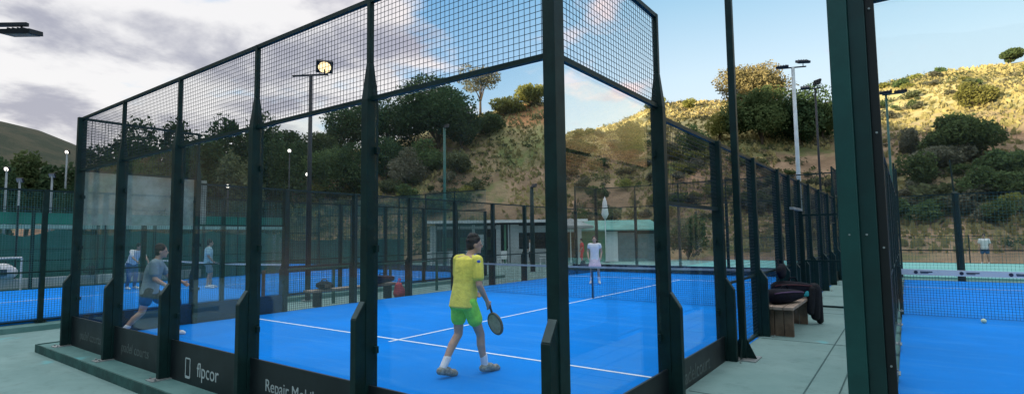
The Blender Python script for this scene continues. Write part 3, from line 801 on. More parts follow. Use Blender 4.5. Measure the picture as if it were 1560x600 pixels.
def racket_bag(name, label, loc, rz, L, W2, H, mt, trim, group=None, tilt=0.):
    root = thing(name, label, 'bag', loc, rz, group)
    root.rotation_euler = (tilt, 0, rz)
    # teardrop outline lofted: wide rounded head, narrow tail
    sec = [(-.5, .25, .30), (-.46, .62, .7), (-.36, .92, .95), (-.2, 1., 1.), (0, .9, .95), (.2, .72, .8), (.36, .55, .65), (.46, .42, .5), (.5, .2, .25)]
    mb = MB(); n = 16
    for s, w, h in sec:
        for k in range(n):
            a = 2*math.pi*k/n; cx, cz = math.cos(a), math.sin(a)
            e = lambda v: math.copysign(abs(v)**.7, v)
            mb.v.append((s*L, e(cx)*w*W2/2, H*.5+e(cz)*h*H/2))
    for i in range(len(sec)-1):
        for k in range(n):
            k2 = (k+1) % n; mb.f.append((i*n+k, i*n+k2, (i+1)*n+k2, (i+1)*n+k))
    mb.f.append(tuple(reversed(range(n)))); mb.f.append(tuple((len(sec)-1)*n+k for k in range(n)))
    mb.build('body', mt, root, True)
    st = MB()
    for yy in (-.5, .5):
        st.tube([(s*L, yy*w*W2*.93, H*.5+h*H*.30) for s, w, h in sec[1:-1]], .012, 6)
    st.build('piping', trim, root, True)
    MB().tube([(-.12*L, 0, H*.93), (-.06*L, 0, H*1.16), (.04*L, 0, H*1.18), (.10*L, 0, H*.90)], .013, 8).build('handle', mt, root, True)
    return root
racket_bag('racket_bag', 'black padel racket bag with purple piping lying on the front of the bench', (.30, 6.62, .558), R_(62), .80, .34, .24, M['bag_black'], M['bag_purple'])
racket_bag('racket_bag', 'black racket bag with red piping behind the purple piped one on the bench', (.30, 7.45, .558), R_(35), .78, .30, .30, M['bag_black'], M['bag_red'])
def jacket():
    root = thing('jacket', 'dark jacket hung over the end of the bench, cyan lining showing', 'jacket', (.60, 7.62, .62))
    mb = MB()
    for k, (x, y, z0, z1, w) in enumerate(((0, 0, -.38, .10, .16), (.05, .12, -.46, .06, .13), (-.06, -.10, -.30, .08, .12))):
        mb.capsule((x, y, z0), (x*.6, y*.6, z1), w*.45, w*.62, 12)
    mb.build('cloth', M['black_cloth'], root, True)
    MB().box((-.12, -.13, .02), (.10, .08, .10), .4).build('lining', M['cyan'], root, bevel=.03)
jacket()
def hanging_bag():
    root = thing('hanging_bag', 'dark bag strapped high on the side wall above the bench', 'bag', (.13, 7.4, 1.02))
    MB().ball((0, 0, 0), (.07, .30, .14), 14, 8).build('body', M['bag_black'], root, True)
    MB().tube([(0, -.2, .08), (-.04, -.1, .2), (-.04, .1, .2), (0, .2, .08)], .012, 6).build('strap', M['bag_black'], root)
hanging_bag()

# ------------------------------------------------------------------ people
DG = bpy.context.evaluated_depsgraph_get
def fuse(mb, name, m, parent, voxel=.012, smooth=4):
    """union the overlapping volumes into one continuous skin"""
    me = mb.mesh(name); o = bpy.data.objects.new(name, me); COL.objects.link(o)
    r = o.modifiers.new('remesh', 'REMESH'); r.mode = 'VOXEL'; r.voxel_size = voxel
    s = o.modifiers.new('smooth', 'SMOOTH'); s.factor = .5; s.iterations = smooth
    bpy.context.view_layer.update()
    me2 = bpy.data.meshes.new_from_object(o.evaluated_get(DG())); me2.name = name
    bpy.data.objects.remove(o)
    return link(name, me2, m, parent, True)

def hand(mb, w, d, palm_n, curl, side, s=1.):
    """palm and five fingers from wrist w along d; palm_n is the palm's facing direction"""
    w, d, p = Vector(w), Vector(d).normalized(), Vector(palm_n); p = (p-d*p.dot(d)).normalized()
    x = d.cross(p).normalized()*side       # towards the thumb
    mb.capsule(w, w+d*.035*s, .027*s, .030*s, 10)
    for k, (o, L) in enumerate(((.030, .072), (.010, .080), (-.010, .075), (-.029, .060))):
        a = w+d*.075*s+x*o*s; mb.capsule(w+d*.03*s+x*o*.8*s, a, .013*s, .0105*s, 8)
        dirn = d; q = a
        for j, f in enumerate((.45, .32, .26)):
            ang = curl*(j+.5)*.55; dirn = (d*math.cos(ang)+p*math.sin(ang)).normalized()
            q2 = q+dirn*L*f*s; mb.capsule(q, q2, .0098*s-.0006*j, .0092*s-.0006*j, 8); q = q2
    q = w+d*.025*s+x*.028*s; q1 = q+(d*.55+x*.65+p*.35).normalized()*.042*s; q2 = q1+(d*.8+x*.1+p*.6*min(1, curl)).normalized()*.032*s
    mb.capsule(w+d*.01*s+x*.012*s, q, .015*s, .013*s, 8); mb.capsule(q, q1, .0125*s, .011*s, 8); mb.capsule(q1, q2, .011*s, .0095*s, 8)

def person(label, loc, rz, J, cl, voxel=.012, hair='hair', sk='skin', hairlen=0., turn=0., female=False, skirt=False, racket=None, curl=1.1, scale=1.):
    """J: joints in local space, facing +Y, right +X. cl: clothes"""
    root = thing('person', label, 'person', loc, rz); root.scale = (scale,)*3
    V = {k: Vector(v) for k, v in J.items()}
    sw = .9 if female else 1.
    b = MB()
    pel, che, nek, hd = V['pelvis'], V['chest'], V['neck'], V['head']
    across = (V['rs']-V['ls']).normalized(); hac = (V['rh']-V['lh']).normalized()
    b.capsule(pel-hac*.055, pel+hac*.055, .115*sw, .115*sw); mid = (pel+che)/2
    b.capsule(mid-across*.05, mid+across*.05, .098*sw, .098*sw); b.capsule(pel, che, .110*sw, .112*sw)
    b.capsule(che-across*.075, che+across*.075, .112*sw, .112*sw); b.capsule(che, nek, .095*sw, .056)
    b.capsule(V['ls']+across*.05, V['rs']-across*.05, .062*sw, .062*sw)
    b.capsule(nek, nek+(hd-nek)*.75, .055, .050)
    ht = Matrix.Rotation(turn, 3, 'Z')
    b.ball(hd+Vector((0, -.005, .025)), (.073, .092, .098), 18, 12, ht); b.ball(hd+ht @ Vector((0, .020, -.045)), (.055, .066, .068), 16, 10, ht)
    b.ball(hd+ht @ Vector((0, .096, -.018)), (.013, .020, .024), 10, 8, ht); b.ball(hd+ht @ Vector((0, .068, -.095)), (.026, .018, .018), 10, 8, ht)
    for s in (-1, 1): b.ball(hd+ht @ Vector((s*.076, -.008, -.010)), (.010, .020, .032), 10, 8, ht)
    for s in (-1, 1): b.ball(hd+ht @ Vector((s*.030, .084, .018)), (.020, .008, .008), 8, 6, ht)   # brow
    b.ball(hd+ht @ Vector((0, .082, -.060)), (.022, .010, .007), 8, 6, ht)                           # lips
    for s in 'lr':
        S, E_, Wr, Hp, K, A, T = (V[s+k] for k in ('s', 'e', 'w', 'h', 'k', 'a', 't'))
        b.capsule(S, E_, .052*sw, .040*sw); b.capsule(E_, E_+(Wr-E_)*.35, .040*sw, .040*sw); b.capsule(E_+(Wr-E_)*.3, Wr, .040*sw, .026*sw)
        b.capsule(Hp, K, .086*sw, .054*sw); b.capsule(Hp+(K-Hp)*.1, Hp+(K-Hp)*.5, .086*sw, .075*sw)
        c = K+(A-K)*.32+Vector((0, -.018, 0)); b.capsule(K, c, .053*sw, .054*sw); b.capsule(c, A, .052*sw, .034*sw)
        b.capsule(A, T, .036, .030)
        side = -1 if s == 'l' else 1
        pn = Vector((-side, .1, 0))
        if s+'p' in V: pn = V[s+'p']
        hand(b, Wr, (Wr-E_).normalized()*.8+Vector((0, 0, -.2)), pn, curl, 1 if (Vector((0, 1, 0)).dot(Wr-E_) > -9) and False else -side*-1, 1.)
    body = fuse(b, 'body', M[sk], root, voxel, 3)
    for s in (-1, 1): MB().ball(hd+ht @ Vector((s*.030, .079, .002)), (.011, .010, .008), 8, 6, ht).build('eye', M['eye'], root, True)
    # hair
    h = MB(); h.ball(hd+ht @ Vector((0, -.018, .042)), (.083, .094, .092), 18, 12, ht); h.ball(hd+ht @ Vector((0, -.045, -.005)), (.076, .066, .078), 16, 10, ht)
    rr = random.Random(3)
    for i in range(26):
        a = rr.uniform(0, 6.28); el = rr.uniform(.1, 1.3)
        v = Vector((math.cos(a)*math.cos(el)*.078, math.sin(a)*math.cos(el)*.085-.02, math.sin(el)*.09+.045))
        if v.y > .05 and v.z < .08: continue
        h.ball(hd+ht @ v, rr.uniform(.018, .03), 8, 6)
    if hairlen:
        h.capsule(hd+ht @ Vector((0, -.085, .02)), hd+ht @ Vector((0, -.11, -hairlen)), .035, .018)
    fuse(h, 'hair', M[hair], root, .010, 2)
    # shirt: one lofted outline with sleeves
    g = MB(); up = (che-pel).normalized()
    def loft(mb, secs, n=24):
        b0 = len(mb.v)
        for c, ax, hw, hd_ in secs:
            ax = ax.normalized(); fwd = Vector((0, 0, 1)).cross(ax).normalized()
            for k in range(n):
                a = 2*math.pi*k/n; cx, cy = math.cos(a), math.sin(a)
                ex = math.copysign(abs(cx)**.85, cx); ey = math.copysign(abs(cy)**.85, cy)
                mb.v.append(tuple(c+ax*(ex*hw)+fwd*(ey*hd_)))
        for r0 in range(len(secs)-1):
            for k in range(n):
                k2 = (k+1) % n; mb.f.append((b0+r0*n+k, b0+r0*n+k2, b0+(r0+1)*n+k2, b0+(r0+1)*n+k))
        mb.f.append(tuple(b0+k for k in reversed(range(n)))); mb.f.append(tuple(b0+(len(secs)-1)*n+k for k in range(n)))
    lo = cl.get('hem', .10); sh_ = (V['ls']+V['rs'])/2
    loft(g, [(pel-up*lo, hac, .190*sw, .142*sw), (pel+up*.04, hac, .182*sw, .138*sw), (mid, across, .172*sw, .130*sw), (che-up*.06, across, .186*sw, .136*sw),
             (che+(sh_-che)*.45, across, .194*sw, .130*sw), (sh_+up*.015, across, .178*sw, .105*sw), (sh_+(nek-sh_)*.55+up*.02, across, .105*sw, .082*sw), (nek+(nek-sh_)*.05, across, .066, .064)])
    for s in 'lr':
        S, E_ = V[s+'s'], V[s+'e']; end = S+(E_-S)*cl.get('sleeve', .68)
        g.capsule(S+(nek-S)*.35, S, .060*sw, .070*sw); g.capsule(S, end, .070*sw, .068*sw)
    fuse(g, 'shirt', M[cl['shirt']], root, voxel, 7)
    if 'trim' in cl:
        for s in 'r':
            tb = MB(); S = V[s+'s']; o_ = (S-nek).normalized()*.034+Vector((0, -.012, .024)); tb.capsule(nek+(S-nek)*.75+Vector((0, -.01, .045)), S+(V[s+'e']-S)*.10+o_, .024, .036)
            fuse(tb, 'shoulder_trim', M[cl['trim']], root, voxel, 3)
    # shorts or skirt
    q = MB(); loft(q, [(pel-up*.12, hac, .175*sw, .125*sw), (pel, hac, .178*sw, .130*sw), (pel+up*.10, hac, .165*sw, .122*sw)])
    ln = cl.get('leg', .55)
    if skirt:
        for k in range(20):
            a = 2*math.pi*k/20; d = Vector((math.cos(a)*.125, math.sin(a)*.10, 0)); q.capsule(pel+d*.7+Vector((0, 0, .05)), pel+d*1.65+Vector((0, 0, -.30)), .035, .032, 8)
    for s in 'lr':
        Hp, K = V[s+'h'], V[s+'k']; end = Hp+(K-Hp)*ln
        q.capsule(Hp, end, .102*sw, .098*sw)
    if ln > .95:
        for s in 'lr': q.capsule(V[s+'k'], V[s+'k']+(V[s+'a']-V[s+'k'])*.92, .078, .058)
    fuse(q, 'skirt' if skirt else ('trousers' if ln > .95 else 'shorts'), M[cl['shorts']], root, voxel, 5)
    for s in 'lr':
        K, A, T = V[s+'k'], V[s+'a'], V[s+'t']
        if ln <= .95 and 'sock' in cl:
            sk_ = MB(); sk_.capsule(A, A+(K-A)*.30, .043, .050); fuse(sk_, 'sock', M[cl['sock']], root, voxel, 2)
        sh = MB(); f = (T-A); f = Vector((f.x, f.y, f.z)); heel = A-f.normalized()*.035+Vector((0, 0, -.035))
        sh.capsule(heel, T+Vector((0, 0, -.012)), .047, .040); sh.capsule(A+Vector((0, 0, -.01)), (A+T)/2, .050, .045); sh.capsule(T, T+f.normalized()*.03+Vector((0, 0, -.01)), .040, .034)
        so_ = fuse(sh, 'shoe', M[cl['shoe']], root, voxel, 2)
    return root

def racket(label, pos, direction, face_n, m1, m2):
    root = thing('padel_racket', label, 'racket', pos)
    d = Vector(direction).normalized(); n = Vector(face_n); n = (n-d*n.dot(d)).normalized(); x = d.cross(n)
    MB().tube([Vector((0, 0, 0))-d*.04, d*.10], .016, 10).build('grip', M['rubber'], root)
    root.scale = (.9, .9, .9); c = d*.265
    f = MB(); k = 28; ring = [c+d*(math.cos(2*math.pi*i/k)*.145)+x*(math.sin(2*math.pi*i/k)*.125) for i in range(k)]
    f.add([p+n*.017 for p in ring]+[p-n*.017 for p in ring], [tuple(range(k)), tuple(reversed(range(k, 2*k)))]+[(i, k+i, k+(i+1) % k, (i+1) % k) for i in range(k)])
    f.build('face', m1, root)
    fr = MB(); fr.tube([p for p in ring]+[ring[0]], .021, 8); fr.tube([d*.10, c-d*.125+x*.05], .012, 8); fr.tube([d*.10, c-d*.125-x*.05], .012, 8)
    fr.build('rim', m2, root, True)
    return root

# 1 yellow shirt, walking away
J1 = dict(pelvis=(0, -.02, .93), chest=(0, .05, 1.29), neck=(0, .10, 1.46), head=(.015, .155, 1.595), ls=(-.185, .055, 1.405), rs=(.185, .055, 1.405),
          le=(-.25, .10, 1.13), lw=(-.17, .29, 1.00), re=(.245, .02, 1.11), rw=(.225, .17, .90), lh=(-.095, -.02, .90), rh=(.095, -.02, .90),
          lk=(-.10, -.02, .49), la=(-.085, -.29, .115), lt=(-.075, -.12, .05), rk=(.10, .17, .48), ra=(.10, .24, .09), rt=(.115, .42, .045))
P1 = person('person in a yellow t-shirt and lime green shorts walking on the blue court', (-2.53, 1.92, 0), R_(-8), J1,
            dict(shirt='yellow', shorts='lime', sock='white_cloth', shoe='shoe', trim='blue_trim', leg=.52), .010, turn=R_(-28))
wr = Matrix.Rotation(R_(-8), 3, 'Z') @ Vector((.222, .215, .845)) + Vector((-2.53, 1.92, 0))
racket('padel racket with a yellowish face held by the yellow shirted player', wr, (.20, .22, -.95), (.20, .97, 0), M['racket_yellow'], M['racket'])
# 2 grey shirt lunging
J2 = dict(pelvis=(0, -.08, .87), chest=(0, -.03, 1.20), neck=(0, .02, 1.37), head=(0, .07, 1.505), ls=(-.185, .02, 1.31), rs=(.185, -.02, 1.31),
          le=(-.25, .16, 1.06), lw=(-.20, .40, .94), re=(.24, .01, 1.03), rw=(.22, .23, .88), lh=(-.095, -.08, .84), rh=(.095, -.08, .84),
          lk=(-.10, .18, .50), la=(-.10, .24, .10), lt=(-.10, .42, .045), rk=(.11, -.18, .46), ra=(.11, -.45, .15), rt=(.11, -.30, .06))
P2 = person('person in a grey t-shirt and black shorts lunging to the right behind the glass', (-8.86, .85, 0), R_(-26), J2,
            dict(shirt='grey_shirt', shorts='black_cloth', shoe='shoe_white', sock='white_cloth', leg=.5), .012, hair='hair_brown')
wr = Matrix.Rotation(R_(-26), 3, 'Z') @ Vector((.215, .28, .84)) + Vector((-8.86, .85, 0))
racket('navy padel racket held low by the player in the grey t-shirt', wr, (.55, .05, -.8), (0, 1, 0), M['bag_navy'], M['bag_navy'])
# standing base pose
J0 = dict(pelvis=(0, 0, .94), chest=(0, .01, 1.30), neck=(0, .02, 1.46), head=(0, .05, 1.60), ls=(-.185, .01, 1.41), rs=(.185, .01, 1.41),
          le=(-.25, -.02, 1.14), lw=(-.22, .12, .93), re=(.25, -.02, 1.14), rw=(.22, .14, .95), lh=(-.095, 0, .91), rh=(.095, 0, .91),
          lk=(-.12, .05, .50), la=(-.14, -.02, .09), lt=(-.17, .15, .045), rk=(.12, .05, .50), ra=(.14, -.02, .09), rt=(.17, .15, .045))
def pose(**k): d = dict(J0); d.update(k); return d
P3 = person('person in a white top and pale pink skirt far down the middle court', (-7.0, 14.0, 0), R_(205), pose(), dict(shirt='white_cloth', shorts='pink_cloth', shoe='shoe_white', sock='white_cloth', sleeve=.3, leg=.4), .016, hair='hair', female=True, skirt=True, hairlen=.12, scale=.97)
racket('dark padel racket held by the player in white at the far end', (-7.27, 13.86, .86), (-.1, -.6, -.5), (1, -.3, 0), M['rubber'], M['rubber'])
P4 = person('person in a light blue t-shirt and grey shorts standing on the left court', (-18.2, 6.0, 0), R_(-20), pose(lk=(-.12, .12, .50), la=(-.13, .10, .09), lt=(-.15, .28, .045)), dict(shirt='lightblue_cloth', shorts='grey_shirt', shoe='shoe_white', leg=.7), .018)
P5 = person('person in a white shirt and blue trousers bending, left of the grey shirted player', (-20.4, 4.4, 0), R_(-70),
            pose(chest=(0, .16, 1.25), neck=(0, .26, 1.38), head=(0, .34, 1.49), ls=(-.185, .20, 1.34), rs=(.185, .20, 1.34), le=(-.24, .36, 1.12), lw=(-.2, .50, 1.0), re=(.24, .34, 1.12), rw=(.2, .48, 1.0)), dict(shirt='white_cloth', shorts='denim', shoe='shoe_white', leg=1.), .018)

# ------------------------------------------------------------------ background: clubhouse, tent, chairs, screens, fences
YB = R_(-37)   # buildings stand square to this heading
def basis(u, dist, z=-.22):
    p = at(u, dist, z); return p
def pavilion():
    p = basis(770, 40); root = thing('white_pavilion', 'low white pavilion with a flat roof and dark open front below the hill', 'building', p, R_(37))
    # local x runs to the right of the picture, y away
    W_ = 11.2; h = 3.0
    MB().box((0, 3.0, h/2), (W_, .2, h)).build('rear_wall', M['wall_dark'], root)
    for x, w, m in ((-5.35, .5, 'wall_white'), (-2.4, .22, 'wall_white'), (-.55, .34, 'wall_white'), (-.05, .16, 'wall_green'), (.55, .8, 'wall_white'), (3.4, .2, 'wall_white'), (5.4, .4, 'wall_white')):
        MB().box((x, .02, h/2-.1), (w, .22, h-.2)).build('pier', M[m], root)
    MB().box((2.3, .2, .5), (4.4, .3, 1.0)).build('counter', M['wall_white'], root)
    MB().box((-3.9, .2, .45), (2.6, .2, .9)).build('counter', M['roof_grey'], root)
    MB().box((3.0, .15, 2.45), (4.6, .2, .5)).build('fascia', M['wall_white'], root)
    MB().box((-3.0, .15, 2.62), (4.7, .18, .22)).build('fascia', M['wall_white'], root)
    rf = MB().box((0, 1.5, h+.06), (W_+.8, 4.0, .14)).build('roof', M['roof_grey'], root)
    MB().box((0, -.52, h+.04), (W_+.82, .05, .2)).build('gutter', M['white'], rf)
    for x in (-4.6, -3.2, -1.6): MB().box((x, 2.88, 1.4), (.9, .05, 1.0)).build('window', M['wall_green'], root)
    MB().box((2.6, 2.88, 1.2), (1.0, .05, 2.2)).build('door', M['wood'], root)
    MB().box((1.4, 2.88, 1.5), (.9, .05, .9)).build('window', M['roof_grey'], root)
    for x in (-4.2, -2.9, 1.6, 3.9): MB().box((x, 1.2, .55), (.5, .5, 1.1)).build('cabinet', M['wood' if x < 0 else 'wall_dark'], root)
    for x in (1.0, 4.6): MB().box((x, .30, 2.05), (.7, .04, .36)).build('sign_board', M['wall_dark'], root)
    MB().box((-1.9, .12, 1.7), (.6, .05, .8)).build('sign_board', M['white'], root)
    for x in (-5.1, -3.4, -1.4, .3, 2.1, 4.2): MB().box((x, -.10, 1.45), (.06, .06, 2.9)).build('roof_post', M['post'], root)
pavilion()
def kiosk():
    p = basis(940, 41); root = thing('green_kiosk', 'green boarded kiosk with a teal canvas canopy and grey shutter', 'kiosk', p, R_(28))
    MB().box((-2.05, 0, 1.15), (2.3, .2, 2.3)).build('board_wall', M['wall_green'], root)
    MB().box((-.45, .02, 1.1), (.85, .18, 2.2)).build('door', M['white'], root)
    MB().box((.65, -.02, 1.05), (1.3, .18, 2.1)).build('shutter', M['shutter'], root)
    MB().box((2.15, 0, 1.0), (1.6, .18, 2.0)).build('side_wall', M['shutter'], root)
    MB().box((0, 1.8, 1.15), (6.2, .2, 2.3)).build('rear_wall', M['wall_dark'], root)
    r = MB().add([(-3.2, -.6, 2.35), (3.3, -.6, 2.35), (2.6, 2.2, 3.1), (-2.4, 2.2, 3.1), (-3.2, -.6, 2.25), (3.3, -.6, 2.25), (2.6, 2.2, 3.0), (-2.4, 2.2, 3.0)], [(0, 1, 2, 3), (7, 6, 5, 4), (0, 4, 5, 1), (1, 5, 6, 2), (2, 6, 7, 3), (3, 7, 4, 0)])
    r.build('canopy', M['roof_teal'], root)
    for x in (-3.0, 3.1): MB().box((x, -.5, 1.13), (.08, .08, 2.26)).build('canopy_post', M['post'], root)
kiosk()
def parasol(label, u, d, h, m, w, closed):
    p = basis(u, d); root = thing('parasol', label, 'parasol', p)
    MB().tube([(0, 0, 0), (0, 0, h)], .035, 8).build('pole', M['white'], root)
    if closed:
        mb = MB(); mb.tube([(0, 0, h-1.5), (0, 0, h-1.2), (0, 0, h-.3), (0, 0, h+.05)], [.10, .26, .15, .03], 10); mb.build('canopy', m, root, True)
    else:
        n = 8; ring = [(math.cos(2*math.pi*k/n)*w, math.sin(2*math.pi*k/n)*w, h-.55) for k in range(n)]
        low = [(a, b, c-.16) for a, b, c in ring]
        mb = MB().add([(0, 0, h)]+ring+low, [(0, 1+k, 1+(k+1) % n) for k in range(n)]+[(1+k, 1+n+k, 1+n+(k+1) % n, 1+(k+1) % n) for k in range(n)])
        mb.build('canopy', m, root, fix=False)
    MB().tube([(0, 0, 0), (0, 0, .07)], .24, 12).build('base', M['roof_grey'], root)
parasol('closed white parasol standing above the teal kiosk canopy', 921, 39, 4.6, M['white_cloth'], 0, True)
parasol('open grey white parasol in front of the pavilion beside the corner post', 868, 38, 3.15, M['roof_grey'], 1.7, False)

def chair_proto(label, u, d, rz):
    p = basis(u, d); root = thing('plastic_chair', label, 'chair', p, rz, 'white plastic chairs by the pavilion')
    MB().box((0, 0, .44), (.48, .46, .04)).build('seat', M['plastic_white'], root, bevel=.01)
    b = MB().box((0, -.23, .72), (.48, .035, .5)); b.build('backrest', M['plastic_white'], root, bevel=.012)
    for sx in (-1, 1):
        for sy in (-1, 1): MB().bar((sx*.21, sy*.2, 0), (sx*.2, sy*.19, .42), .035).build('leg', M['plastic_white'], root)
        MB().box((sx*.24, 0, .64), (.04, .42, .03)).build('armrest', M['plastic_white'], root)
    return root
def copy_tree(o, parent=None):
    c = o.copy(); COL.objects.link(c); c.parent = parent
    for ch in o.children: copy_tree(ch, c)
    return c
ch0 = chair_proto('white plastic chair nearest the left end of the pavilion', 652, 36.2, R_(40))
for u, d, rz, lab in ((690, 36.6, 20, 'white plastic chair behind the yellow shirted player, left side of his head'), (712, 37.2, 200, 'white plastic chair hidden mostly behind the head of the yellow shirted player'),
                      (764, 36.5, 70, 'white plastic chair right of the yellow shirted player'), (826, 36.8, 130, 'white plastic chair next to the seated person in white')):
    c = copy_tree(ch0); c.location = basis(u, d); c.rotation_euler = (0, 0, R_(rz)); c['label'] = lab
def stand(label, u, d, cl, rz, sc=1., hair='hair', **kw):
    p = at(u, d, -.22); return person(label, p, rz, pose(**kw), cl, .024, hair=hair, scale=sc)
stand('person in white standing at the pavilion counter, right of the yellow shirted player', 808, 38.6, dict(shirt='white_cloth', shorts='black_cloth', shoe='shoe', leg=1.), R_(150))
stand('person in a long red dress beside the green kiosk wall', 885, 36.5, dict(shirt='red_cloth', shorts='red_cloth', shoe='shoe', leg=1.), R_(120))
stand('distant person in a white shirt on the teal court beyond the right net', 1494, 41, dict(shirt='white_cloth', shorts='denim', shoe='shoe_white', leg=.6), R_(170))

# a low planter wall and the tennis fence
def wire_fence(name, label, pts, h, zb, step, m, pm, pitch=.12, w=.005, solid=None, group=None, rails=True, pr_=.03):
    root = thing(name, label, 'fence', (*pts[0], zb), 0, group); o = Vector((*pts[0], 0))
    for p, q in zip(pts[:-1], pts[1:]):
        p, q = Vector((*p, 0))-o, Vector((*q, 0))-o; L = (q-p).length; n = max(1, round(L/step)); t = (q-p)/L
        Fx = Frame((p.x, p.y), (t.x, t.y), (-t.y, t.x))
        for i in range(n+1):
            MB().tube([Fx(L*i/n, 0, 0), Fx(L*i/n, 0, h+.06)], pr_, 8).build('fence_post', pm, root)
        for i in range(n):
            mesh_panel(Fx, L*i/n, L*(i+1)/n, .05, h, pitch, w, m, root)
        if rails:
            for z in (.05, h*.5, h): MB().bar(Fx(0, -.02, z), Fx(L, -.02, z), .03).build('rail', pm, root)
        if solid:
            for z0, z1, mm, scal in solid:
                k = 60; mb = MB(); vs = []
                for i in range(k+1):
                    a = L*i/k; sag = (.22*abs(math.sin(a*1.15+.6))+.06*math.sin(a*3.1)) if scal else 0.
                    wv = .03*math.sin(a*2.7)
                    vs += [Fx(a, .06+wv, z0), Fx(a, .06+wv, z1-sag*scal)]
                mb.add(vs, [(2*i, 2*i+2, 2*i+3, 2*i+1) for i in range(k)]).build('windscreen', mm, root, fix=False)
    return root
wire_fence('screened_fence', 'long fence with dark and bright green windscreens behind the left court', [(-26.2, -12), (-26.2, 14)], 3.3, -.2, 3., M['wire_green'], M['dark_metal'], .2, .006,
           solid=[(.0, 2.42, M['screen'], 1.), (2.44, 2.61, M['screen_pale'], 0), (2.63, 3.1, M['screen_light'], 0)])
p0, p1 = (-42, 24), (-26.5, 21)
wire_fence('wire_fence', 'tall green wire fence behind the far end of the left court', [(-44, 20.2), (-24, 20.6)], 4.2, -.2, 2.5, M['wire_green'], M['green_pole'], .12, .007, solid=[(0., 1.9, M['screen'], .5)])
wire_fence('wire_fence', 'green wire fence along the foot of the hill behind the pavilion', [(-34, 36), (-18, 43), (-6, 41)], 3.2, -.2, 3., M['wire_green'], M['green_pole'], .14, .007)
wire_fence('wire_fence', 'low wire fence in front of the hill beyond the teal court', [(-8, 37.2), (24, 37.2)], 1.6, -.2, 3.2, M['wire_green'], M['post'], .14, .006)
# pale ledge of the screens
o = MB().box((-25.0, 1.2, .18), (.5, 15, .36)).build('long_ledge', M['wall_white']); tag(o, 'long low white ledge at the foot of the green windscreens', 'ledge')
def goal():
    root = thing('small_goal', 'white metal frame standing at the left edge behind the left court', 'frame', (-24.6, .6, -.1))
    MB().tube([(0, 1.7, 0), (0, 1.7, 1.25)], .035, 8).build('upright', M['white'], root); MB().tube([(0, -1.6, 0), (0, -1.6, 1.25)], .035, 8).build('upright', M['white'], root)
    MB().tube([(0, -1.6, 1.25), (0, 1.7, 1.25)], .035, 8).build('crossbar', M['white'], root)
goal()
def lump_bag(name, label, loc, m, m2, s, rz=0.):
    root = thing(name, label, 'bag', loc, rz)
    mb = MB().ball((0, 0, .5*s[2]), (s[0]/2, s[1]/2, s[2]/2), 14, 9).ball((s[0]*.28, .02, .42*s[2]), (s[0]*.3, s[1]*.42, s[2]*.40), 12, 8); fuse(mb, 'body', m, root, .02, 3)
    MB().tube([(-s[0]*.2, 0, s[2]*.9), (-s[0]*.1, 0, s[2]*1.2), (s[0]*.1, 0, s[2]*1.2), (s[0]*.2, 0, s[2]*.85)], .018, 8).build('handle', m2, root, True)
    MB().box((0, -s[1]*.50, s[2]*.45), (s[0]*.4, .03, s[2]*.4)).build('pocket', m2, root, bevel=.01)
lump_bag('sports_bag', 'white and dark sports bag heaped on the white ledge', (-24.9, 1.8, .36), M['white_cloth'], M['bag_navy'], (.8, .9, .6), R_(80))
lump_bag('sports_bag', 'black sports bag on the white ledge close to the middle court corner', (-24.9, 4.5, .36), M['bag_black'], M['bag_black'], (.5, .8, .38), R_(85))
lump_bag('sports_bag', 'small black sports bag at the left end of the white ledge', (-24.9, .2, .36), M['bag_black'], M['bag_purple'], (.5, .6, .4), R_(85))

# bench with the pink bag between the two courts
def side_bench():
    root = thing('metal_bench', 'low bench between the two courts, pink and dark bags on it', 'bench', (-10.75, 6.6, -.10))
    MB().box((0, 0, .43), (.38, 3.0, .05)).build('seat', M['wood_top'], root)
    for y in (-1.2, 1.2): MB().box((0, y, .2), (.32, .06, .41)).build('leg', M['dark_metal'], root)
side_bench()
racket_bag('racket_bag', 'dark navy racket bag lying on the low bench between the courts', (-10.72, 7.55, .355), R_(80), .85, .34, .26, M['bag_navy'], M['bag_black'])
def pink_bag():
    root = thing('pink_backpack', 'pink backpack resting at the end of the bench between the courts', 'bag', (-10.42, 7.95, -.1))
    mb = MB().capsule((0, 0, .16), (0, 0, .36), .17, .12).capsule((.03, .06, .13), (.03, .06, .24), .13, .11); fuse(mb, 'body', M['pink'], root, .02, 4)
    MB().tube([(-.05, 0, .46), (-.04, .05, .58), (.02, .05, .58), (.03, 0, .46)], .015, 8).build('handle', M['pink'], root, True)
pink_bag()
lump_bag('sports_bag', 'small brown and black bag at the near end of the bench between the courts', (-10.74, 5.6, .355), M['bag_black'], M['wood'], (.45, .5, .22), R_(80))
def railing():
    root = thing('low_railing', 'low dark green railing between the middle court and the left court', 'railing', (-12.0, 4.6, -.22))
    for i in range(4): MB().box((0, i*2.2, .55), (.07, .07, 1.1)).build('railing_post', M['wood'] if i == 0 else M['green_pole'], root)
    for z in (1.08,): MB().box((0, 3.3, z), (.04, 6.6, .05)).build('rail', M['green_pole'], root)
railing()
o = MB().ball((0, 0, 0), .042, 16, 10).build('padel_ball', M['ball'], None, True); o.location = (3.02, 10.0, .042); tag(o, 'pale yellow ball lying on the right court in front of its net', 'ball')

# ------------------------------------------------------------------ vegetation
def rand_dirs(n):
    v = rng.normal(size=(n, 3)); return v/np.linalg.norm(v, axis=1, keepdims=True)
def leaf_quads(c, size, flat=.0):
    n = len(c); a = rand_dirs(n); b = rand_dirs(n); b = np.cross(a, b); b /= np.linalg.norm(b, axis=1, keepdims=True)
    s = size*(.6+.8*rng.random((n, 1))); a = a*s; b = b*s*.62
    return np.stack([c-a, c+b*.9-a*.1, c+a, c-b*.9+a*.1], 1)

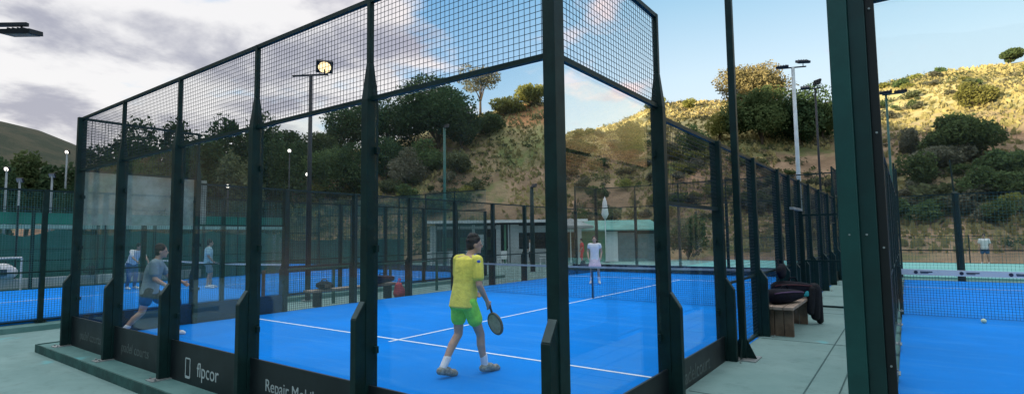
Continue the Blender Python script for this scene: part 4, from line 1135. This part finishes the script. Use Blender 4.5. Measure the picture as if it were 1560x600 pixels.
def crown_points(n, lobes, hollow=.55):
    w = np.array([r[0]*r[1]*r[2] for _, r in lobes])**.66; w /= w.sum(); pts = []; tone = []
    for (c, r), k in zip(lobes, rng.multinomial(n, w)):
        d = rand_dirs(k); rad = (hollow+(1-hollow)*rng.random((k, 1)))**.6*(1+.10*rng.normal(size=(k, 1)))
        p = np.array(c)+d*rad*np.array(r); pts.append(p)
        tone.append(np.clip(.5+rng.normal()*.22+rng.normal(size=k)*.22, 0, 1))
    return np.concatenate(pts), np.concatenate(tone)

def lobed(h0, h1, w, n, sub=.42, top=.5):
    """uneven set of lobes filling a crown between heights h0 and h1, width w"""
    L = []; cz, hz = (h0+h1)/2, (h1-h0)/2
    for i in range(n):
        d = rand_dirs(1)[0]; k = rng.random()**.45*.72
        c = (d[0]*w/2*k, d[1]*w/2*k, cz+d[2]*hz*k+top*.0)
        s = sub*(.7+.6*rng.random()); L.append((c, (w/2*s, w/2*s, hz*s*1.05)))
    return L

def tree(name, label, loc, h, w, lm, n=6000, leaf=.2, trunk_h=.3, nl=16, sub=.42, group=None, trunk_r=None, lean=0.):
    root = thing(name, label, 'tree', loc, 0, group)
    lo = lobed(h*trunk_h, h, w, nl, sub)
    p, t = crown_points(n, lo); keep = p[:, 2] > .1; p, t = p[keep], t[keep]
    me = quads(leaf_quads(p, leaf), t, 'crown'); link('crown', me, lm, root)
    r = trunk_r or h*.022; mb = MB()
    mb.tube([(0, 0, -.5), (.03*h*lean, 0, h*trunk_h*.6), (.06*h*lean, .02*h, h*.62)], [r*1.3, r, r*.45], 8)
    for c, rr in lo[:7]:
        z0 = h*trunk_h*(.5+.5*rng.random()); mb.tube([(.03*h*lean, 0, z0), (c[0]*.5, c[1]*.5, (z0+c[2])/2+.05*h), c], [r*.5, r*.32, r*.12], 6)
    mb.build('trunk', M['bark'], root, True)
    return root
GT = 'trees below and on the hill'
def tree_at(label, u, vtop, dist, wpx, lm, vb=None, name='tree', **kw):
    p = at(u, dist)
    if vb:
        q = hill_hit(u, vb)
        if q is not None: dist = float(np.hypot(q[0]-CAM[0], q[1]-CAM[1])); p = at(u, dist)
    kw['n'] = int(kw['n']*1.7); kw['leaf'] *= .8; z1 = at_height(u, vtop, dist); h = z1-p.z
    if h < 2: print('LOWTREE', label, round(h,2), round(p.z,1)); h = 2.
    d = pix_ray(u, 300); dep = dist*np.dot(d, _fw)/np.hypot(d[0], d[1])
    w = wpx*dep/FPX*1.0
    p = (p[0], p[1], z1-h)
    return tree(name, label, p, h, w, lm, group=GT, **kw)
# left: dark trees behind the left court
tree_at('dark bushy tree at the left edge below the far mountain', -8, 232, 60, 90, M['leaf_dark'], n=3500, leaf=.22, trunk_h=.1)
tree_at('olive toned tree between the left edge and the court corner', 42, 238, 64, 70, M['leaf_mid'], n=3500, leaf=.22, trunk_h=.1)
tree_at('dark rounded tree just left of the court corner post', 92, 243, 60, 70, M['leaf_dark'], n=3500, leaf=.22, trunk_h=.1)
tree_at('leftmost dark tree seen through the end wall glass', 165, 210, 52, 100, M['leaf_dark'], n=4500, leaf=.2, trunk_h=.1)
tree_at('dark tree with the first tall peak seen through the glass', 218, 188, 50, 112, M['leaf_dark'], n=6000, leaf=.2, trunk_h=.1)
tree_at('dark tree with the highest peak, above the pale glass reflection', 283, 174, 51, 110, M['leaf_dark'], n=6000, leaf=.2, trunk_h=.1)
tree_at('dark tree right of the highest peak', 338, 182, 53, 96, M['leaf_dark'], n=5000, leaf=.2, trunk_h=.1)
tree_at('dark tree behind the rounded grey green one', 388, 186, 54, 100, M['leaf_dark'], n=5000, leaf=.2, trunk_h=.1)
tree_at('rounded grey green tree in front of the dark tree row', 368, 214, 45, 74, M['leaf_olive'], n=5000, leaf=.16, trunk_h=.15)
tree_at('dark tree left of the lit lamp pole', 432, 188, 58, 90, M['leaf_dark'], vb=285, n=4000, leaf=.2, trunk_h=.12)
tree_at('broad green tree behind the lit lamp pole', 490, 196, 60, 84, M['leaf_mid'], vb=272, n=5000, leaf=.2, trunk_h=.1)
tree_at('thin topped tree rising left of the second wall post', 535, 160, 66, 100, M['leaf_dark'], vb=255, n=3500, leaf=.2, trunk_h=.2)
tree_at('dark tree right of the second wall post', 588, 144, 66, 120, M['leaf_dark'], vb=250, n=6000, leaf=.21, trunk_h=.1)
tree_at('biggest dense dark tree, on the hill left of the umbrella pine', 668, 118, 68, 150, M['leaf_dark'], vb=228, n=9500, leaf=.22, trunk_h=.08, nl=22)
tree_at('dark lower tree at the right foot of the biggest dense tree', 704, 160, 66, 80, M['leaf_dark'], vb=232, n=3500, leaf=.2, trunk_h=.1)
tree_at('tall umbrella pine with a bare forked trunk on the skyline', 733, 92, 74, 84, M['leaf_grey'], vb=176, n=2100, leaf=.17, trunk_h=.42, nl=14, sub=.34, trunk_r=.15, name='umbrella_pine')
tree_at('sunlit yellow green tree on the skyline left of the corner post', 812, 124, 74, 50, M['leaf_yellow'], vb=166, n=3000, leaf=.2, trunk_h=.15)
tree_at('low sunlit tree beside the orange bank near the corner post', 772, 148, 72.5, 54, M['leaf_yellow'], vb=178, n=2600, leaf=.18, trunk_h=.1)
tree_at('small dark tree below the orange bank near the corner post', 746, 172, 70, 44, M['leaf_mid'], vb=206, n=2200, leaf=.18, trunk_h=.1)
# right of the corner post
tree_at('golden topped old tree on the ridge right of the dark mast', 1158, 86, 86, 112, M['leaf_gold'], vb=190, n=9000, leaf=.20, trunk_h=.12, nl=22)
tree_at('dense dark tree below the golden topped one', 1165, 138, 80, 116, M['leaf_mid'], vb=222, n=7500, leaf=.22, trunk_h=.05, nl=20)
tree_at('dark tree behind the pale grey lamp pole', 1222, 132, 82, 96, M['leaf_dark'], vb=225, n=5500, leaf=.22, trunk_h=.05)
tree_at('brownish tree left of the big green column', 1258, 138, 84, 60, M['leaf_mid'], vb=215, n=4000, leaf=.22, trunk_h=.1)
tree_at('round green bush tree right of the corner post on the slope', 962, 184, 72, 56, M['leaf_olive'], vb=250, n=3000, leaf=.18, trunk_h=.05)
tree_at('low dark bush tree at the saddle right of the corner post', 872, 212, 64, 60, M['leaf_mid'], vb=252, n=2800, leaf=.18, trunk_h=.05)
tree_at('wide dark green bush tree in the shade of the right hill', 1466, 172, 74, 110, M['leaf_mid'], vb=245, n=8000, leaf=.2, trunk_h=.05, nl=20)
tree_at('grey green bush in front of the wide dark bush tree', 1438, 216, 68, 84, M['leaf_grey'], vb=262, n=4000, leaf=.17, trunk_h=.05)
tree_at('dark bush right of the wide dark bush tree', 1528, 222, 68, 66, M['leaf_mid'], vb=275, n=3500, leaf=.18, trunk_h=.05)
tree_at('small grey bush near the green lamp pole', 1392, 190, 74, 34, M['leaf_grey'], vb=235, n=1800, leaf=.16, trunk_h=.05)
tree_at('dark tree on the skyline at the right edge', 1556, 72, 98, 36, M['leaf_mid'], n=2600, leaf=.22, trunk_h=.2)
tree_at('low bush on the right skyline, left one', 1405, 113, 97, 34, M['leaf_yellow'], n=1500, leaf=.2, trunk_h=.05)
tree_at('low dark bush on the right skyline, between two paler ones', 1447, 101, 98, 22, M['leaf_mid'], n=1200, leaf=.2, trunk_h=.05)
tree_at('sunlit olive tree on the upper right hill', 1500, 122, 92, 56, M['leaf_yellow'], vb=162, n=3000, leaf=.2, trunk_h=.05)
tree_at('bush beside the kiosk behind its parasol', 880, 318, 44, 44, M['leaf_mid'], n=2000, leaf=.14, trunk_h=.05)
tree_at('green hedge tree behind the far right of the middle court', 1045, 330, 43, 60, M['leaf_mid'], n=2500, leaf=.14, trunk_h=.05)


for u, d, vt, w, lab in ((150, 49, 236, 110, 'low dark bush tree at the left foot of the dark tree row'), (206, 47, 232, 110, 'low dark bush tree under the first tall peak of the tree row'), (262, 47, 226, 110, 'low dark bush tree under the highest peak of the tree row'),
        (318, 48, 228, 110, 'low dark bush tree left of the rounded grey green tree'), (412, 50, 226, 110, 'low dark bush tree behind the rounded grey green tree')):
    tree_at(lab, u, vt, d, w, M['leaf_dark'], n=3000, leaf=.2, trunk_h=.03)
for u, vt, vb, w, lm, n, lab in ((408, 222, 300, 70, 'leaf_mid', 2400, 'green bush tree right of the rounded grey green tree'), (452, 214, 298, 84, 'leaf_dark', 3000, 'dark bush tree around the upper small lit lamp'),
        (498, 226, 302, 78, 'leaf_mid', 2600, 'green bush tree below the broad tree behind the lit pole'), (540, 220, 300, 84, 'leaf_dark', 3000, 'dark bush tree directly left of the second wall post'),
        (586, 204, 275, 80, 'leaf_dark', 2800, 'dark spreading bush right of the second wall post'), (618, 226, 292, 66, 'leaf_grey', 2000, 'grey bush on the slope below the biggest dense tree'),
        (655, 214, 262, 70, 'leaf_mid', 2200, 'green bush under the biggest dense tree'), (700, 232, 268, 50, 'leaf_olive', 1500, 'olive bush right of the slim green pole'),
        (1400, 232, 285, 60, 'leaf_mid', 1800, 'green bush low on the right hill beside the lamp pole'), (1500, 252, 305, 80, 'leaf_mid', 2200, 'broad green bush low on the right hill'),
        (1060, 190, 240, 50, 'leaf_mid', 1600, 'green bush on the slope left of the dark mast'), (1100, 168, 215, 44, 'leaf_yellow', 1500, 'yellowish bush on the ridge beside the dark mast')):
    tree_at(lab, u, vt, 60, w, M[lm], vb=vb, n=n, leaf=.17, trunk_h=.04)

# shrubs over the hillside: three prototypes, copied
protos = []
for lm in ('leaf_mid', 'leaf_grey', 'leaf_olive', 'leaf_yellow'):
    for k in range(2):
        p, t = crown_points(750, lobed(.0, 1.5, 2.1, 8, .5), .4); keep = p[:, 2] > -.15
        protos.append((lm, quads(leaf_quads(p[keep], .12), t[keep], 'shrub')))
for lm, me in protos: me.materials.append(M[lm])
SG = 'shrubs scattered over the hillside'
SL = {'leaf_mid': 'green shrub growing on the hillside', 'leaf_grey': 'grey green shrub growing on the hillside', 'leaf_olive': 'olive green shrub growing on the hillside', 'leaf_yellow': 'yellow green shrub growing on the hillside'}
cnt = 0; tries = 0
while cnt < 292 and tries < 5000:
    tries += 1
    u = rng.uniform(400, 1600); v = rng.uniform(110, 345)
    h = hill_hit(u, v)
    if h is None: continue
    if noise.noise(Vector((h[0]*.05, h[1]*.05, 3.))) < -.12: continue
    k = int(rng.choice(8, p=[.16, .16, .15, .15, .12, .12, .07, .07])); lm, me = protos[k]
    o = bpy.data.objects.new('shrub', me); COL.objects.link(o)
    o.location = (h[0], h[1], terrain_h(h[0], h[1])); s = .35+1.0*rng.random()**1.8
    o.scale = (s*(.9+.5*rng.random()), s*(.9+.5*rng.random()), s*(.7+.5*rng.random())); o.rotation_euler = (0, 0, rng.uniform(0, 6.28))
    tag(o, SL[lm], 'shrub', SG+(' ('+lm[5:]+')')); o['group'] = {'leaf_mid': 'green shrubs on the hillside', 'leaf_grey': 'grey green shrubs on the hillside', 'leaf_olive': 'olive shrubs on the hillside', 'leaf_yellow': 'yellow green shrubs on the hillside'}[lm]
    cnt += 1

# grass over the hillside
def grass():
    n = 22000; out = []; tones = []
    us = rng.uniform(AZT[5], 12, n*2); ds = np.sqrt(rng.uniform(42**2, 104**2, n*2))
    c = 0
    for a, d in zip(us, ds):
        x = CAM[0]+d*math.sin(R_(a)); y = CAM[1]+d*math.cos(R_(a))
        if noise.noise(Vector((x*.09, y*.09, 7.))) < -.25: continue
        z = terrain_h(x, y)
        if z < .2: continue
        tn = min(1, max(0, .5+.8*noise.noise(Vector((x*.07, y*.07, 1.)))+rng.normal()*.2+.35*min(1, max(0, (z-11)/6))))  # tone rises with height, sunlight painted into the upper grass
        for k in range(2):
            an = rng.uniform(0, 6.28); w = .10+.18*rng.random(); hh = .15+.40*rng.random()**1.5
            dx, dy = math.cos(an)*w, math.sin(an)*w; lx_, ly_ = rng.normal(size=2)*.12
            out.append(((x-dx, y-dy, z-.05), (x+dx, y+dy, z-.05), (x+dx*.6+lx_, y+dy*.6+ly_, z+hh), (x-dx*.5+lx_, y-dy*.5+ly_, z+hh*.8))); tones.append(tn)
        c += 1
        if c >= n: break
    o = link('grass', quads(np.array(out), np.array(tones), 'grass'), M['grass']); o['kind'] = 'stuff'; tag(o, 'dry tufted grass over the hillside', 'grass')
grass()

def undergrowth():
    pts = []; tones = []; c = 0
    while c < 2600:
        a = rng.uniform(AZT[5], 12); d = math.sqrt(rng.uniform(45**2, 100**2)); x = CAM[0]+d*math.sin(R_(a)); y = CAM[1]+d*math.cos(R_(a))
        if noise.noise(Vector((x*.12, y*.12, 11.))) < -.02: continue
        z = terrain_h(x, y)
        if z < .3: continue
        k = 26; w = .25+.55*rng.random(); p = rng.normal(size=(k, 3))*np.array([w, w, w*.45])*.55+np.array([x, y, z+w*.35])
        pts.append(p); tones.append(np.clip(.5+.9*noise.noise(Vector((x*.05, y*.05, 21.)))+rng.normal()*.25+rng.normal(size=k)*.12, 0, 1)); c += 1
    p = np.concatenate(pts); t = np.concatenate(tones)
    o = link('undergrowth', quads(leaf_quads(p, .13), t, 'undergrowth'), M['under']); o['kind'] = 'stuff'; tag(o, 'low scrubby undergrowth covering the hillside', 'undergrowth')
undergrowth()
